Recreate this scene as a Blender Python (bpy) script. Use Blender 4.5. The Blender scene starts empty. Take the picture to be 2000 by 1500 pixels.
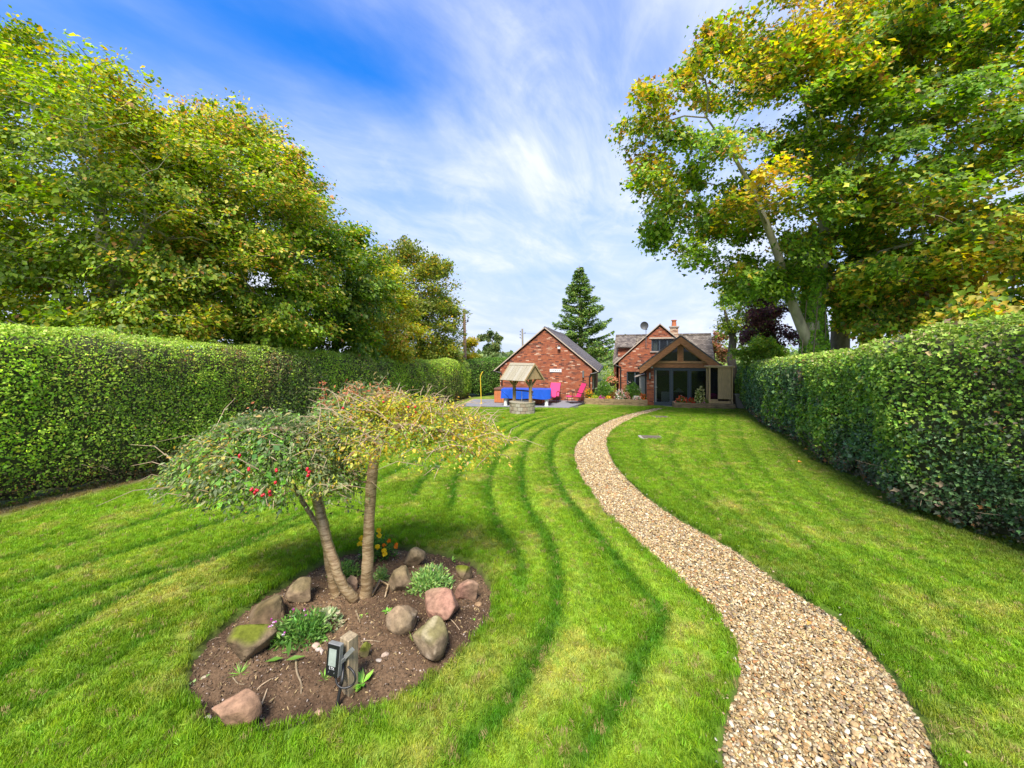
import bpy, math, random
import numpy as np
from mathutils import Vector, Matrix

random.seed(7)
RNG = np.random.default_rng(11)
scene = bpy.context.scene
col = scene.collection

# ------------------------------------------------------------------ camera, sky, sun
F = 770.0      # focal length in photo pixels (2000 px wide)
HZ = 690.0     # eye level in photo pixels
CZ = 1.75      # eye height in metres
cam_d = bpy.data.cameras.new('camera')
cam_d.sensor_width = 36.0
cam_d.lens = 36.0 * F / 2000.0
cam_d.shift_y = (HZ - 750.0) / 2000.0
cam_d.clip_start = 0.05
cam_d.clip_end = 9000.0
cam = bpy.data.objects.new('camera', cam_d)
cam.location = (0, 0, CZ)
cam.rotation_euler = (math.radians(90), 0, 0)
col.objects.link(cam)
scene.camera = cam

SUN = Vector((-0.12, -0.58, 0.79)).normalized()     # direction towards the sun
elev = math.asin(SUN.z)
azim = math.atan2(SUN.x, SUN.y)

world = bpy.data.worlds.new('World')
scene.world = world
world.use_nodes = True
nt = world.node_tree
nt.nodes.clear()
def N(tree, kind, **kw):
    n = tree.nodes.new(kind)
    for k, v in kw.items():
        if k == 'inp':
            for i, val in v.items():
                n.inputs[i].default_value = val
        else:
            setattr(n, k, v)
    return n
def math_n(tree, op, a, b=None, clamp=False):
    n = tree.nodes.new('ShaderNodeMath'); n.operation = op; n.use_clamp = clamp
    for i, v in enumerate((a, b)):
        if v is None: continue
        if isinstance(v, (int, float)): n.inputs[i].default_value = v
        else: tree.links.new(v, n.inputs[i])
    return n.outputs[0]
def build_world():
    L = nt.links.new
    out = N(nt, 'ShaderNodeOutputWorld')
    bg = N(nt, 'ShaderNodeBackground', inp={'Strength': 0.122})
    sky = N(nt, 'ShaderNodeTexSky', sky_type='NISHITA', sun_disc=False, sun_elevation=elev,
            sun_rotation=azim, air_density=1.0, dust_density=0.4, ozone_density=3.2, altitude=100)
    hs = N(nt, 'ShaderNodeHueSaturation', inp={'Saturation': 1.6, 'Value': 1.15})
    L(sky.outputs[0], hs.inputs['Color'])
    # soft shoulder so that the bright band low in the sky keeps its colour
    d1 = N(nt, 'ShaderNodeVectorMath', operation='DIVIDE'); L(hs.outputs[0], d1.inputs[0]); d1.inputs[1].default_value = (3.3, 3.5, 3.9)
    a1 = N(nt, 'ShaderNodeVectorMath', operation='ADD'); L(d1.outputs[0], a1.inputs[0]); a1.inputs[1].default_value = (1, 1, 1)
    r1 = N(nt, 'ShaderNodeVectorMath', operation='DIVIDE'); L(hs.outputs[0], r1.inputs[0]); L(a1.outputs[0], r1.inputs[1])
    tn = N(nt, 'ShaderNodeVectorMath', operation='MULTIPLY'); L(r1.outputs[0], tn.inputs[0]); tn.inputs[1].default_value = (0.36, 0.92, 1.65)
    tc = N(nt, 'ShaderNodeTexCoord')
    sp = N(nt, 'ShaderNodeSeparateXYZ')
    L(tc.outputs['Generated'], sp.inputs[0])
    z = math_n(nt, 'MAXIMUM', sp.outputs[2], 0.0)
    zz = math_n(nt, 'ADD', z, 0.16)
    u = math_n(nt, 'DIVIDE', sp.outputs[0], zz)
    v = math_n(nt, 'DIVIDE', sp.outputs[1], zz)
    cb = N(nt, 'ShaderNodeCombineXYZ')
    L(u, cb.inputs[0]); L(v, cb.inputs[1])
    def noise(rotz, sc, loc, scale, detail, rough, dist):
        mp = N(nt, 'ShaderNodeMapping', vector_type='TEXTURE')
        mp.inputs['Rotation'].default_value = (0, 0, rotz)
        mp.inputs['Scale'].default_value = tuple(1 / q for q in sc)
        mp.inputs['Location'].default_value = loc
        L(cb.outputs[0], mp.inputs[0])
        n = N(nt, 'ShaderNodeTexNoise', inp={'Scale': scale, 'Detail': detail, 'Roughness': rough, 'Distortion': dist})
        L(mp.outputs[0], n.inputs['Vector'])
        return n.outputs[0]
    def rng(val, a, b, c, d):
        m = N(nt, 'ShaderNodeMapRange', interpolation_type='SMOOTHSTEP')
        for i, x in enumerate((a, b, c, d)): m.inputs[i + 1].default_value = x
        L(val, m.inputs[0]); return m.outputs[0]
    broad = rng(noise(0.7, (0.55, 0.75, 1), (CLOUD_X, CLOUD_Y, 0.3), 0.9, 7, 0.5, 0.5), 0.15, 0.60, 0.0, 1.0)
    wisp = rng(noise(0.95, (0.6, 1.15, 1), (0.6, 2.2, 0.0), 1.25, 9, 0.6, 1.1), 0.34, 0.78, 0.0, 1.0)
    fine = rng(noise(1.15, (0.85, 1.5, 1), (4.1, 0.3, 0.0), 3.0, 8, 0.62, 0.8), 0.40, 0.75, 0.0, 1.0)
    w2 = math_n(nt, 'ADD', math_n(nt, 'MULTIPLY', wisp, 0.75), math_n(nt, 'MULTIPLY', fine, 0.3))
    c = math_n(nt, 'MULTIPLY', broad, math_n(nt, 'ADD', math_n(nt, 'MULTIPLY', w2, 0.80), 0.40), clamp=True)
    hor = rng(z, 0.0, 0.5, 0.9, 0.0)       # thin veil of haze low over the horizon
    hz = N(nt, 'ShaderNodeMix', data_type='RGBA')
    L(hor, hz.inputs[0]); L(tn.outputs[0], hz.inputs[6]); hz.inputs[7].default_value = (1.95, 2.3, 3.2, 1)
    mx = N(nt, 'ShaderNodeMix', data_type='RGBA')
    L(c, mx.inputs[0]); L(hz.outputs[2], mx.inputs[6])
    mx.inputs[7].default_value = (2.95, 3.15, 3.75, 1)
    L(mx.outputs[2], bg.inputs[0]); L(bg.outputs[0], out.inputs[0])
CLOUD_X, CLOUD_Y = 4.25, -5.45
build_world()

sun_d = bpy.data.lights.new('sun', 'SUN')
sun_d.energy = 2.9
sun_d.angle = math.radians(20)
sun_d.color = (1.0, 0.94, 0.84)
sun = bpy.data.objects.new('sun', sun_d)
sun.rotation_euler = (-SUN).to_track_quat('-Z', 'Y').to_euler()
sun.location = (0, 0, 30)
col.objects.link(sun)

vs = scene.view_settings
vs.view_transform = 'Standard'
vs.look = 'None'
vs.exposure = 1.45
vs.gamma = 1.0
vs.use_curve_mapping = False
scene.cycles.max_bounces = 6
scene.cycles.transparent_max_bounces = 6

# ------------------------------------------------------------------ layout helpers
SLOPE = 0.0494
def gz(x, y):
    """height of the garden: falls gently away, level from the house on"""
    y = np.asarray(y, float)
    k = 1.2
    t = np.clip((20.4 - y) / k, -40, 40)
    soft = 20.4 - k * np.log1p(np.exp(t))      # soft minimum of y and 20.4
    return -SLOPE * soft
HOUSE_Z = float(gz(0, 26))
def P(px, py, Y):
    return np.array(((px - 1000) / F * Y, Y, CZ - (py - HZ) / F * Y))
def G(px, py):
    """point on the ground seen at a photo pixel"""
    Y = CZ * F / (py - (HZ + SLOPE * F))
    if Y > 18.5 or Y < 0:
        lo, hi = 5.0, 200.0
        for _ in range(50):
            m = (lo + hi) / 2
            if HZ + F * (CZ - float(gz(0, m))) / m > py: lo = m
            else: hi = m
        Y = lo
    X = (px - 1000) / F * Y
    return np.array((X, Y, float(gz(X, Y))))

def polyline_dist(pts, line, signed=False):
    """distance of 2-D points to a polyline (and signed: + on its right-hand side), fraction along"""
    pts = np.asarray(pts, float)[:, :2]; line = np.asarray(line, float)[:, :2]
    best = np.full(len(pts), 1e9); sgn = np.ones(len(pts)); frac = np.zeros(len(pts))
    for i in range(len(line) - 1):
        a, b = line[i], line[i + 1]; d = b - a; L2 = d @ d
        if L2 < 1e-12: continue
        t = np.clip(((pts - a) @ d) / L2, 0, 1)
        q = a + t[:, None] * d
        e = pts - q
        dist = np.hypot(e[:, 0], e[:, 1])
        m = dist < best
        best[m] = dist[m]
        cr = d[0] * e[:, 1] - d[1] * e[:, 0]
        sgn[m] = np.where(cr[m] < 0, 1.0, -1.0)
        frac[m] = (i + t[m]) / (len(line) - 1)
    return best, sgn, frac
def inside(pts, poly):
    pts = np.asarray(pts, float); poly = np.asarray(poly, float)
    x, y = pts[:, 0], pts[:, 1]; r = np.zeros(len(pts), bool)
    j = len(poly) - 1
    for i in range(len(poly)):
        xi, yi = poly[i][:2]; xj, yj = poly[j][:2]
        c = ((yi > y) != (yj > y)) & (x < (xj - xi) * (y - yi) / (yj - yi + 1e-12) + xi)
        r ^= c; j = i
    return r
def smooth_line(pts, n=6, closed=False):
    """Catmull-Rom through points"""
    pts = [np.asarray(p, float) for p in pts]; out = []
    m = len(pts)
    rngi = range(m if closed else m - 1)
    for i in rngi:
        if closed: p0, p1, p2, p3 = pts[i - 1], pts[i], pts[(i + 1) % m], pts[(i + 2) % m]
        else: p0, p1, p2, p3 = pts[max(i - 1, 0)], pts[i], pts[i + 1], pts[min(i + 2, m - 1)]
        for k in range(n):
            t = k / n
            out.append(0.5 * ((2 * p1) + (-p0 + p2) * t + (2 * p0 - 5 * p1 + 4 * p2 - p3) * t * t + (-p0 + 3 * p1 - 3 * p2 + p3) * t ** 3))
    if not closed: out.append(pts[-1])
    return np.array(out)
def vnoise(p, scale, seed=0):
    """cheap smooth value noise for numpy arrays of 3-D (or 2-D) points, about -1..1"""
    p = np.asarray(p, float) * scale
    if p.shape[1] == 2: p = np.c_[p, np.zeros(len(p))]
    i = np.floor(p).astype(np.int64); f = p - i; f = f * f * (3 - 2 * f)
    def h(a, b, c):
        n = (a * 374761393 + b * 668265263 + c * 2147483647 + seed * 974711) & 0xffffffff
        n = ((n ^ (n >> 13)) * 1274126177) & 0xffffffff
        return ((n ^ (n >> 16)) & 0xffff) / 32767.5 - 1
    r = 0
    for dx in (0, 1):
        for dy in (0, 1):
            for dz in (0, 1):
                w = (f[:, 0] if dx else 1 - f[:, 0]) * (f[:, 1] if dy else 1 - f[:, 1]) * (f[:, 2] if dz else 1 - f[:, 2])
                r = r + w * h(i[:, 0] + dx, i[:, 1] + dy, i[:, 2] + dz)
    return r
def norm(v):
    v = np.asarray(v, float)
    return v / (np.linalg.norm(v, axis=-1, keepdims=True) + 1e-12)

# ------------------------------------------------------------------ mesh builder
class MB:
    def __init__(s): s.v = []; s.f = []
    def add(s, vs_, fs):
        o = len(s.v); s.v += [tuple(map(float, p)) for p in vs_]; s.f += [tuple(i + o for i in f) for f in fs]; return s
    def box(s, c, size, rz=0, M=None):
        x, y, z = [k / 2 for k in size]
        vs_ = [Vector((a * x, b * y, d * z)) for a in (-1, 1) for b in (-1, 1) for d in (-1, 1)]
        if M is None: M = Matrix.Rotation(rz, 3, 'Z')
        vs_ = [M @ p + Vector(c) for p in vs_]
        return s.add(vs_, [(0, 1, 3, 2), (4, 6, 7, 5), (0, 4, 5, 1), (2, 3, 7, 6), (0, 2, 6, 4), (1, 5, 7, 3)])
    def bar(s, a, b, w, h, up=(0, 0, 1)):
        """rectangular bar from a to b"""
        a = Vector(a); b = Vector(b); d = (b - a); L = d.length; d.normalize()
        u = Vector(up)
        x = d.cross(u)
        if x.length < 1e-4: x = d.cross(Vector((1, 0, 0)))
        x.normalize(); z = x.cross(d)
        M = Matrix((x, d, z)).transposed()
        return s.box((a + b) / 2, (w, L, h), M=M)
    def prism(s, poly, y0, y1):
        """polygon in (x,z) extruded along y"""
        n = len(poly)
        vs_ = [(p[0], y0, p[1]) for p in poly] + [(p[0], y1, p[1]) for p in poly]
        fs = [tuple(range(n)), tuple(range(2 * n - 1, n - 1, -1))] + [(i, i + n, (i + 1) % n + n, (i + 1) % n) for i in range(n)]
        return s.add(vs_, fs)
    def slab(s, quad, t):
        """thick sheet from 4 corner points, thickness t along its normal (downwards)"""
        q = [Vector(p) for p in quad]
        n = (q[1] - q[0]).cross(q[2] - q[0]).normalized()
        if n.z < 0: n = -n
        vs_ = q + [p - n * t for p in q]
        return s.add(vs_, [(0, 1, 2, 3), (7, 6, 5, 4)] + [(i, i + 4, (i + 1) % 4 + 4, (i + 1) % 4) for i in range(4)])
    def tube(s, pts, rad, sides=8, cap=True):
        pts = [Vector(p) for p in pts]; n = len(pts)
        if isinstance(rad, (int, float)): rad = [rad] * n
        if len(rad) != n: rad = list(np.interp(np.linspace(0, 1, n), np.linspace(0, 1, len(rad)), rad))
        rings = []; ref = None
        for i in range(n):
            d = (pts[min(i + 1, n - 1)] - pts[max(i - 1, 0)]).normalized()
            if ref is None:
                ref = d.orthogonal().normalized()
            ref = (ref - d * ref.dot(d))
            if ref.length < 1e-5: ref = d.orthogonal()
            ref.normalize(); b = d.cross(ref)
            rings.append([pts[i] + (ref * math.cos(2 * math.pi * k / sides) + b * math.sin(2 * math.pi * k / sides)) * rad[i] for k in range(sides)])
        vs_ = [p for r in rings for p in r]; fs = []
        for i in range(n - 1):
            for k in range(sides):
                fs.append((i * sides + k, i * sides + (k + 1) % sides, (i + 1) * sides + (k + 1) % sides, (i + 1) * sides + k))
        if cap: fs += [tuple(range(sides - 1, -1, -1)), tuple(range((n - 1) * sides, n * sides))]
        return s.add(vs_, fs)
    def lathe(s, prof, c=(0, 0, 0), sides=20):
        """profile [(r,z)] about the vertical axis through c"""
        vs_ = []; fs = []; n = len(prof)
        for r, z in prof:
            for k in range(sides):
                a = 2 * math.pi * k / sides
                vs_.append((c[0] + r * math.cos(a), c[1] + r * math.sin(a), c[2] + z))
        for i in range(n - 1):
            for k in range(sides):
                fs.append((i * sides + k, i * sides + (k + 1) % sides, (i + 1) * sides + (k + 1) % sides, (i + 1) * sides + k))
        fs += [tuple(range(sides - 1, -1, -1)), tuple(range((n - 1) * sides, n * sides))]
        return s.add(vs_, fs)
    def mesh(s, name, mat, off=(0, 0, 0), smooth=False):
        me = bpy.data.meshes.new(name)
        o = Vector(off)
        me.from_pydata([tuple(Vector(p) - o) for p in s.v], [], s.f)
        if mat: me.materials.append(mat)
        if smooth: me.polygons.foreach_set('use_smooth', [True] * len(me.polygons))
        me.update()
        return me

def tag(o, label=None, cat=None, group=None, kind=None):
    if label: o['label'] = label
    if cat: o['category'] = cat
    if group: o['group'] = group
    if kind: o['kind'] = kind
    return o
def thing(name, label, cat, loc=(0, 0, 0), rz=0, group=None):
    o = bpy.data.objects.new(name, None); col.objects.link(o)
    o.empty_display_size = 0.2
    o.location = tuple(map(float, loc)); o.rotation_euler = (0, 0, rz)
    return tag(o, label, cat, group)
def link(name, me, parent=None, loc=(0, 0, 0), rot=None, scale=None):
    o = bpy.data.objects.new(name, me); col.objects.link(o)
    if parent is not None: o.parent = parent
    o.location = tuple(map(float, loc))
    if rot is not None: o.rotation_euler = rot
    if scale is not None: o.scale = scale
    return o
def part(name, mb, mat, parent, smooth=False, world_off=None, bevel=0, label=None, kind=None):
    """mesh part in the parent's own coordinates (world_off: the builder used world coordinates)"""
    me = mb.mesh(name, mat, world_off if world_off is not None else (0, 0, 0), smooth)
    o = link(name, me, parent)
    if bevel:
        m = o.modifiers.new('bevel', 'BEVEL'); m.width = bevel; m.segments = 2; m.limit_method = 'ANGLE'
    if label: o['label'] = label
    if kind: o['kind'] = kind
    return o
def big_mesh(name, verts, faces_flat, nper, mat, cols=None, smooth=False):
    """mesh from numpy arrays; faces all with nper corners"""
    me = bpy.data.meshes.new(name)
    nf = len(faces_flat) // nper
    me.vertices.add(len(verts)); me.vertices.foreach_set('co', np.ascontiguousarray(verts, np.float32).ravel())
    me.loops.add(len(faces_flat)); me.loops.foreach_set('vertex_index', np.ascontiguousarray(faces_flat, np.int32))
    me.polygons.add(nf)
    me.polygons.foreach_set('loop_start', np.arange(0, nf * nper, nper, dtype=np.int32))
    me.polygons.foreach_set('loop_total', np.full(nf, nper, np.int32))
    if smooth: me.polygons.foreach_set('use_smooth', np.ones(nf, bool))
    if cols is not None:
        a = me.attributes.new('col', 'FLOAT_COLOR', 'POINT')
        c4 = np.ones((len(verts), 4), np.float32); c4[:, :3] = cols
        a.data.foreach_set('color', c4.ravel())
    if mat: me.materials.append(mat)
    me.update(calc_edges=True)
    me.validate()
    return me

# ------------------------------------------------------------------ materials
def new_mat(name):
    m = bpy.data.materials.new(name); m.use_nodes = True
    t = m.node_tree; b = t.nodes['Principled BSDF']
    return m, t, b
def lin(r, g, b):
    f = lambda c: (c / 255 / 12.92) if c / 255 <= 0.04045 else ((c / 255 + 0.055) / 1.055) ** 2.4
    return (f(r), f(g), f(b), 1)
def ramp(t, fac, stops):
    r = t.nodes.new('ShaderNodeValToRGB'); e = r.color_ramp.elements
    while len(e) < len(stops): e.new(0.5)
    for i, (p, c) in enumerate(stops):
        e[i].position = p; e[i].color = c if len(c) == 4 else (*c, 1)
    t.links.new(fac, r.inputs[0]); return r.outputs[0]
def noise_n(t, scale, detail=4, rough=0.55, dist=0.0, vec=None, sc=None):
    n = t.nodes.new('ShaderNodeTexNoise')
    n.inputs['Scale'].default_value = scale; n.inputs['Detail'].default_value = detail
    n.inputs['Roughness'].default_value = rough; n.inputs['Distortion'].default_value = dist
    if vec is None:
        tc = t.nodes.new('ShaderNodeTexCoord'); vec = tc.outputs['Object']
    if sc is not None:
        mp = t.nodes.new('ShaderNodeMapping'); mp.inputs['Scale'].default_value = sc
        t.links.new(vec, mp.inputs[0]); vec = mp.outputs[0]
    t.links.new(vec, n.inputs['Vector'])
    return n.outputs[0]
def bump_n(t, b, h, strength, dist=0.01):
    bp = t.nodes.new('ShaderNodeBump'); bp.inputs['Strength'].default_value = strength; bp.inputs['Distance'].default_value = dist
    t.links.new(h, bp.inputs['Height']); t.links.new(bp.outputs[0], b.inputs['Normal'])
def simple_mat(name, c, rough=0.6, var=0.25, scale=12, bump=0.15, metallic=0.0, stretch=None, spec=0.5):
    m, t, b = new_mat(name)
    n = noise_n(t, scale, 5, 0.6, 0.2, sc=stretch)
    lo = [x * (1 - var) for x in c[:3]]; hi = [min(1, x * (1 + var)) for x in c[:3]]
    t.links.new(ramp(t, n, [(0.3, lo), (0.7, hi)]), b.inputs['Base Color'])
    b.inputs['Roughness'].default_value = rough; b.inputs['Metallic'].default_value = metallic
    b.inputs['Specular IOR Level'].default_value = spec
    if bump: bump_n(t, b, n, bump)
    return m
def leaf_mat(name, trans=0.35, rough=0.5, instancer=False, spec=0.4):
    m, t, b = new_mat(name)
    a = t.nodes.new('ShaderNodeAttribute'); a.attribute_name = 'col'
    if instancer: a.attribute_type = 'INSTANCER'
    t.links.new(a.outputs['Color'], b.inputs['Base Color'])
    b.inputs['Roughness'].default_value = rough
    b.inputs['Specular IOR Level'].default_value = spec
    tr = t.nodes.new('ShaderNodeBsdfTranslucent')
    hs = t.nodes.new('ShaderNodeHueSaturation'); hs.inputs['Value'].default_value = 1.35; hs.inputs['Saturation'].default_value = 1.1
    t.links.new(a.outputs['Color'], hs.inputs['Color']); t.links.new(hs.outputs[0], tr.inputs[0])
    mx = t.nodes.new('ShaderNodeMixShader'); mx.inputs[0].default_value = trans
    out = t.nodes['Material Output']
    t.links.new(b.outputs[0], mx.inputs[1]); t.links.new(tr.outputs[0], mx.inputs[2]); t.links.new(mx.outputs[0], out.inputs[0])
    return m
def attr_mat(name, rough=0.8, bump=0.3, scale=40, instancer=False, amount=0.35, spec=0.3):
    """colour from the 'col' attribute, mottled by noise"""
    m, t, b = new_mat(name)
    a = t.nodes.new('ShaderNodeAttribute'); a.attribute_name = 'col'
    if instancer: a.attribute_type = 'INSTANCER'
    n = noise_n(t, scale, 5, 0.65)
    mx = t.nodes.new('ShaderNodeMix'); mx.data_type = 'RGBA'; mx.blend_type = 'MULTIPLY'; mx.inputs[0].default_value = 1
    t.links.new(a.outputs['Color'], mx.inputs[6])
    t.links.new(ramp(t, n, [(0.3, (1 - amount,) * 3), (0.7, (1 + amount,) * 3)]), mx.inputs[7])
    t.links.new(mx.outputs[2], b.inputs['Base Color'])
    b.inputs['Roughness'].default_value = rough; b.inputs['Specular IOR Level'].default_value = spec
    bump_n(t, b, n, bump)
    return m

M_LEAF = leaf_mat('tree_leaf', 0.48, 0.5)
M_IVY = leaf_mat('ivy_leaf', 0.28, 0.58, spec=0.3)
M_HEDGE = leaf_mat('hedge_leaf', 0.38, 0.65, spec=0.22)
M_NEEDLE = leaf_mat('needle', 0.2, 0.6)
M_PETAL = leaf_mat('petal', 0.3, 0.6, spec=0.2)
M_GRASS = leaf_mat('grass_blade', 0.35, 0.55, instancer=True, spec=0.25)
M_PEBBLE = attr_mat('gravel_pebble', 0.75, 0.2, 30, instancer=True, amount=0.3)
M_ROCK = attr_mat('rock', 0.9, 0.8, 22, amount=0.45, spec=0.2)
M_BARK = simple_mat('bark', (0.16, 0.13, 0.09), 0.9, 0.45, 9, 0.6, stretch=(1, 1, 0.35))
M_BARK_PALE = simple_mat('bark_pale', (0.30, 0.28, 0.20), 0.85, 0.4, 5, 0.4, stretch=(1, 1, 0.4))
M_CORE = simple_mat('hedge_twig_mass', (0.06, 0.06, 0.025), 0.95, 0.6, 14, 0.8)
# ------------------------------------------------------------------ scattering (geometry nodes, prototypes kept inside the mesh itself)
def scatter(name, pts, rot, scl, cols, pick, protos, mat, parent=None):
    nv = len(pts)
    V = [np.asarray(pts, float)]; faces = []; pid = [np.full(nv, -1)]
    o = nv
    for k, (pv, pf) in enumerate(protos):
        V.append(np.asarray(pv, float)); pid.append(np.full(len(pv), k))
        faces += [tuple(i + o for i in f) for f in pf]; o += len(pv)
    V = np.concatenate(V); pid = np.concatenate(pid)
    me = bpy.data.meshes.new(name)
    me.from_pydata(V.tolist(), [], faces)
    tot = len(V)
    def attr(nm, ty, arr, key):
        a = me.attributes.new(nm, ty, 'POINT'); a.data.foreach_set(key, np.ascontiguousarray(arr).ravel())
    attr('pid', 'INT', pid.astype(np.int32), 'value')
    r3 = np.zeros((tot, 3), np.float32); r3[:nv] = rot; attr('rot', 'FLOAT_VECTOR', r3, 'vector')
    s3 = np.ones((tot, 3), np.float32); s3[:nv] = scl; attr('scl', 'FLOAT_VECTOR', s3, 'vector')
    c4 = np.ones((tot, 4), np.float32); c4[:nv, :3] = cols; attr('col', 'FLOAT_COLOR', c4, 'color')
    pk = np.zeros(tot, np.int32); pk[:nv] = pick; attr('pick', 'INT', pk, 'value')
    me.materials.append(mat)
    me.polygons.foreach_set('use_smooth', [True] * len(me.polygons))
    ob = link(name, me, parent)
    g = bpy.data.node_groups.new(name, 'GeometryNodeTree')
    g.interface.new_socket('Geometry', in_out='INPUT', socket_type='NodeSocketGeometry')
    g.interface.new_socket('Geometry', in_out='OUTPUT', socket_type='NodeSocketGeometry')
    L = g.links.new
    gi = g.nodes.new('NodeGroupInput'); go = g.nodes.new('NodeGroupOutput')
    def named(nm, ty):
        n = g.nodes.new('GeometryNodeInputNamedAttribute'); n.data_type = ty; n.inputs[0].default_value = nm
        return n.outputs[0]
    def eq(sock, k):
        c = g.nodes.new('FunctionNodeCompare'); c.data_type = 'INT'; c.operation = 'EQUAL'
        ins = [s for s in c.inputs if s.type == 'INT']
        L(sock, ins[0]); ins[1].default_value = k; return c.outputs[0]
    pids = named('pid', 'INT'); picks = named('pick', 'INT'); rots = named('rot', 'FLOAT_VECTOR'); scls = named('scl', 'FLOAT_VECTOR')
    def sep(sel):
        n = g.nodes.new('GeometryNodeSeparateGeometry'); n.domain = 'POINT'
        L(gi.outputs[0], n.inputs[0]); L(sel, n.inputs[1]); return n.outputs[0]
    ptg = sep(eq(pids, -1))
    m2p = g.nodes.new('GeometryNodeMeshToPoints'); L(ptg, m2p.inputs[0]); 
    e2r = g.nodes.new('FunctionNodeEulerToRotation'); L(rots, e2r.inputs[0])
    jn = g.nodes.new('GeometryNodeJoinGeometry')
    for k in range(len(protos)):
        ip = g.nodes.new('GeometryNodeInstanceOnPoints')
        L(m2p.outputs[0], ip.inputs['Points']); L(eq(picks, k), ip.inputs['Selection'])
        L(sep(eq(pids, k)), ip.inputs['Instance'])
        L(e2r.outputs[0], ip.inputs['Rotation']); L(scls, ip.inputs['Scale'])
        L(ip.outputs[0], jn.inputs[0])
    L(jn.outputs[0], go.inputs[0])
    md = ob.modifiers.new('scatter', 'NODES'); md.node_group = g
    return ob

# ------------------------------------------------------------------ outlines of path, bed and hedges (ground coordinates)
def gl(pix): return [G(x, y)[:2] for x, y in pix]
PATH_L = smooth_line(gl([(1276, 797), (1228, 808), (1186, 822), (1150, 843), (1128, 862), (1120, 880), (1122, 900), (1130, 925), (1150, 955),
    (1172, 985), (1200, 1015), (1240, 1055), (1290, 1098), (1340, 1142), (1380, 1178), (1412, 1214), (1433, 1250), (1441, 1290), (1438, 1330), (1422, 1366), (1412, 1405),
    (1406, 1450), (1406, 1500), (1412, 1600), (1430, 1800)]) + [np.array((0.55, 0.2))], 4)
PATH_R = smooth_line(gl([(1306, 797), (1268, 807), (1236, 818), (1205, 835), (1190, 850), (1187, 868), (1192, 885), (1202, 905), (1225, 932),
    (1255, 960), (1285, 983), (1330, 1012), (1375, 1036), (1418, 1060), (1460, 1086), (1500, 1114), (1570, 1161), (1639, 1203), (1690, 1254), (1735, 1300), (1777, 1359), (1810, 1412),
    (1828, 1462), (1842, 1500), (1880, 1600), (1960, 1800)]) + [np.array((1.45, 0.2))], 4)
PATH_POLY = np.concatenate([PATH_L, PATH_R[::-1]])
BED = smooth_line(gl([(362, 1330), (376, 1280), (420, 1228), (482, 1182), (560, 1132), (640, 1088), (705, 1070), (780, 1062), (850, 1072), (918, 1090),
    (953, 1125), (963, 1168), (950, 1210), (905, 1262), (852, 1307), (800, 1345), (730, 1374), (662, 1390), (600, 1404), (520, 1420), (450, 1412), (400, 1390), (370, 1358)]), 5, closed=True)
HEDGE_R = smooth_line([(4.75, 0.8), (4.8, 2.4)] + gl([(1990, 1085), (1850, 1030), (1750, 990), (1600, 905), (1540, 860), (1490, 830)]) + [np.array((11.0, 18.9)), np.array((11.9, 20.7)), np.array((13.6, 24.5))], 6)
HEDGE_L = smooth_line([np.array((-7.1, 1.0)), np.array((-6.43, 4.95)), np.array((-5.9, 8.0)), np.array((-5.1, 13.0)), np.array((-3.9, 19.0)), np.array((-2.62, 24.8))], 6)
MOW = [smooth_line(gl(p), 4) for p in [
    [(1198, 811), (1140, 822), (1100, 840), (1084, 856), (1078, 880), (1078, 904), (1086, 930), (1100, 960), (1124, 992), (1152, 1028), (1174, 1052), (1211, 1095), (1253, 1143), (1288, 1180), (1296, 1212), (1280, 1245), (1259, 1290), (1240, 1340), (1213, 1382), (1181, 1425), (1147, 1473), (1110, 1520), (1050, 1600)],
    [(1180, 807), (1120, 818), (1070, 836), (1044, 854), (1030, 874), (1022, 900), (1020, 930), (1026, 970), (1040, 1000), (1060, 1030), (1082, 1070), (1092, 1120), (1093, 1170), (1085, 1215), (1072, 1249), (1051, 1292), (1024, 1335), (997, 1369), (960, 1415), (920, 1455), (880, 1495), (800, 1570)],
    [(1140, 806), (1070, 822), (1030, 840), (1006, 858), (984, 880), (972, 900), (962, 924), (956, 950), (956, 976), (964, 1000), (980, 1036), (1008, 1080), (1022, 1130), (1020, 1180)],
    [(1100, 808), (1040, 822), (1000, 840), (970, 860), (940, 878), (920, 896), (904, 916), (892, 936), (886, 958), (884, 980), (880, 1005)],
    [(1050, 810), (1010, 824), (980, 836), (940, 860), (890, 884), (866, 900), (840, 926), (820, 952), (800, 985)],
    [(1000, 812), (960, 828), (900, 856), (820, 898), (740, 940), (640, 985), (500, 1048), (417, 1085), (333, 1110), (233, 1140), (100, 1185), (-60, 1240)],
    [(940, 812), (860, 848), (760, 895), (640, 945), (500, 998), (300, 1060), (150, 1108), (-60, 1170)],
    [(870, 815), (760, 858), (620, 910), (450, 965), (250, 1030), (100, 1070), (-60, 1110)],
    [(700, 1000), (600, 1020), (480, 1065), (367, 1110), (283, 1147), (217, 1180), (133, 1230), (83, 1263), (33, 1300), (-60, 1365)],
    [(340, 1215), (240, 1275), (130, 1338), (0, 1415), (-80, 1470)],
    [(1480, 806), (1500, 850), (1560, 930), (1660, 1010), (1800, 1090), (1990, 1180)],
    [(1440, 803), (1448, 850), (1490, 915), (1560, 985), (1680, 1070), (1830, 1170), (2000, 1290)],
    [(1400, 803), (1398, 850), (1416, 900), (1470, 970), (1570, 1050), (1700, 1150), (1850, 1280), (1990, 1420)],
    [(1360, 803), (1330, 840), (1310, 880), (1330, 920), (1400, 980), (1500, 1050), (1640, 1150), (1760, 1250), (1870, 1370), (1960, 1500)],
    [(1330, 803), (1280, 832), (1254, 866), (1262, 900), (1310, 945), (1400, 1006), (1500, 1072), (1610, 1145), (1720, 1235), (1810, 1340), (1880, 1450)]]]
MOW_STR = [1, 1, .9, 1, 1, .9, .85, .75, .95, .6, .5, .45, .5, .42, .4]

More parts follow.
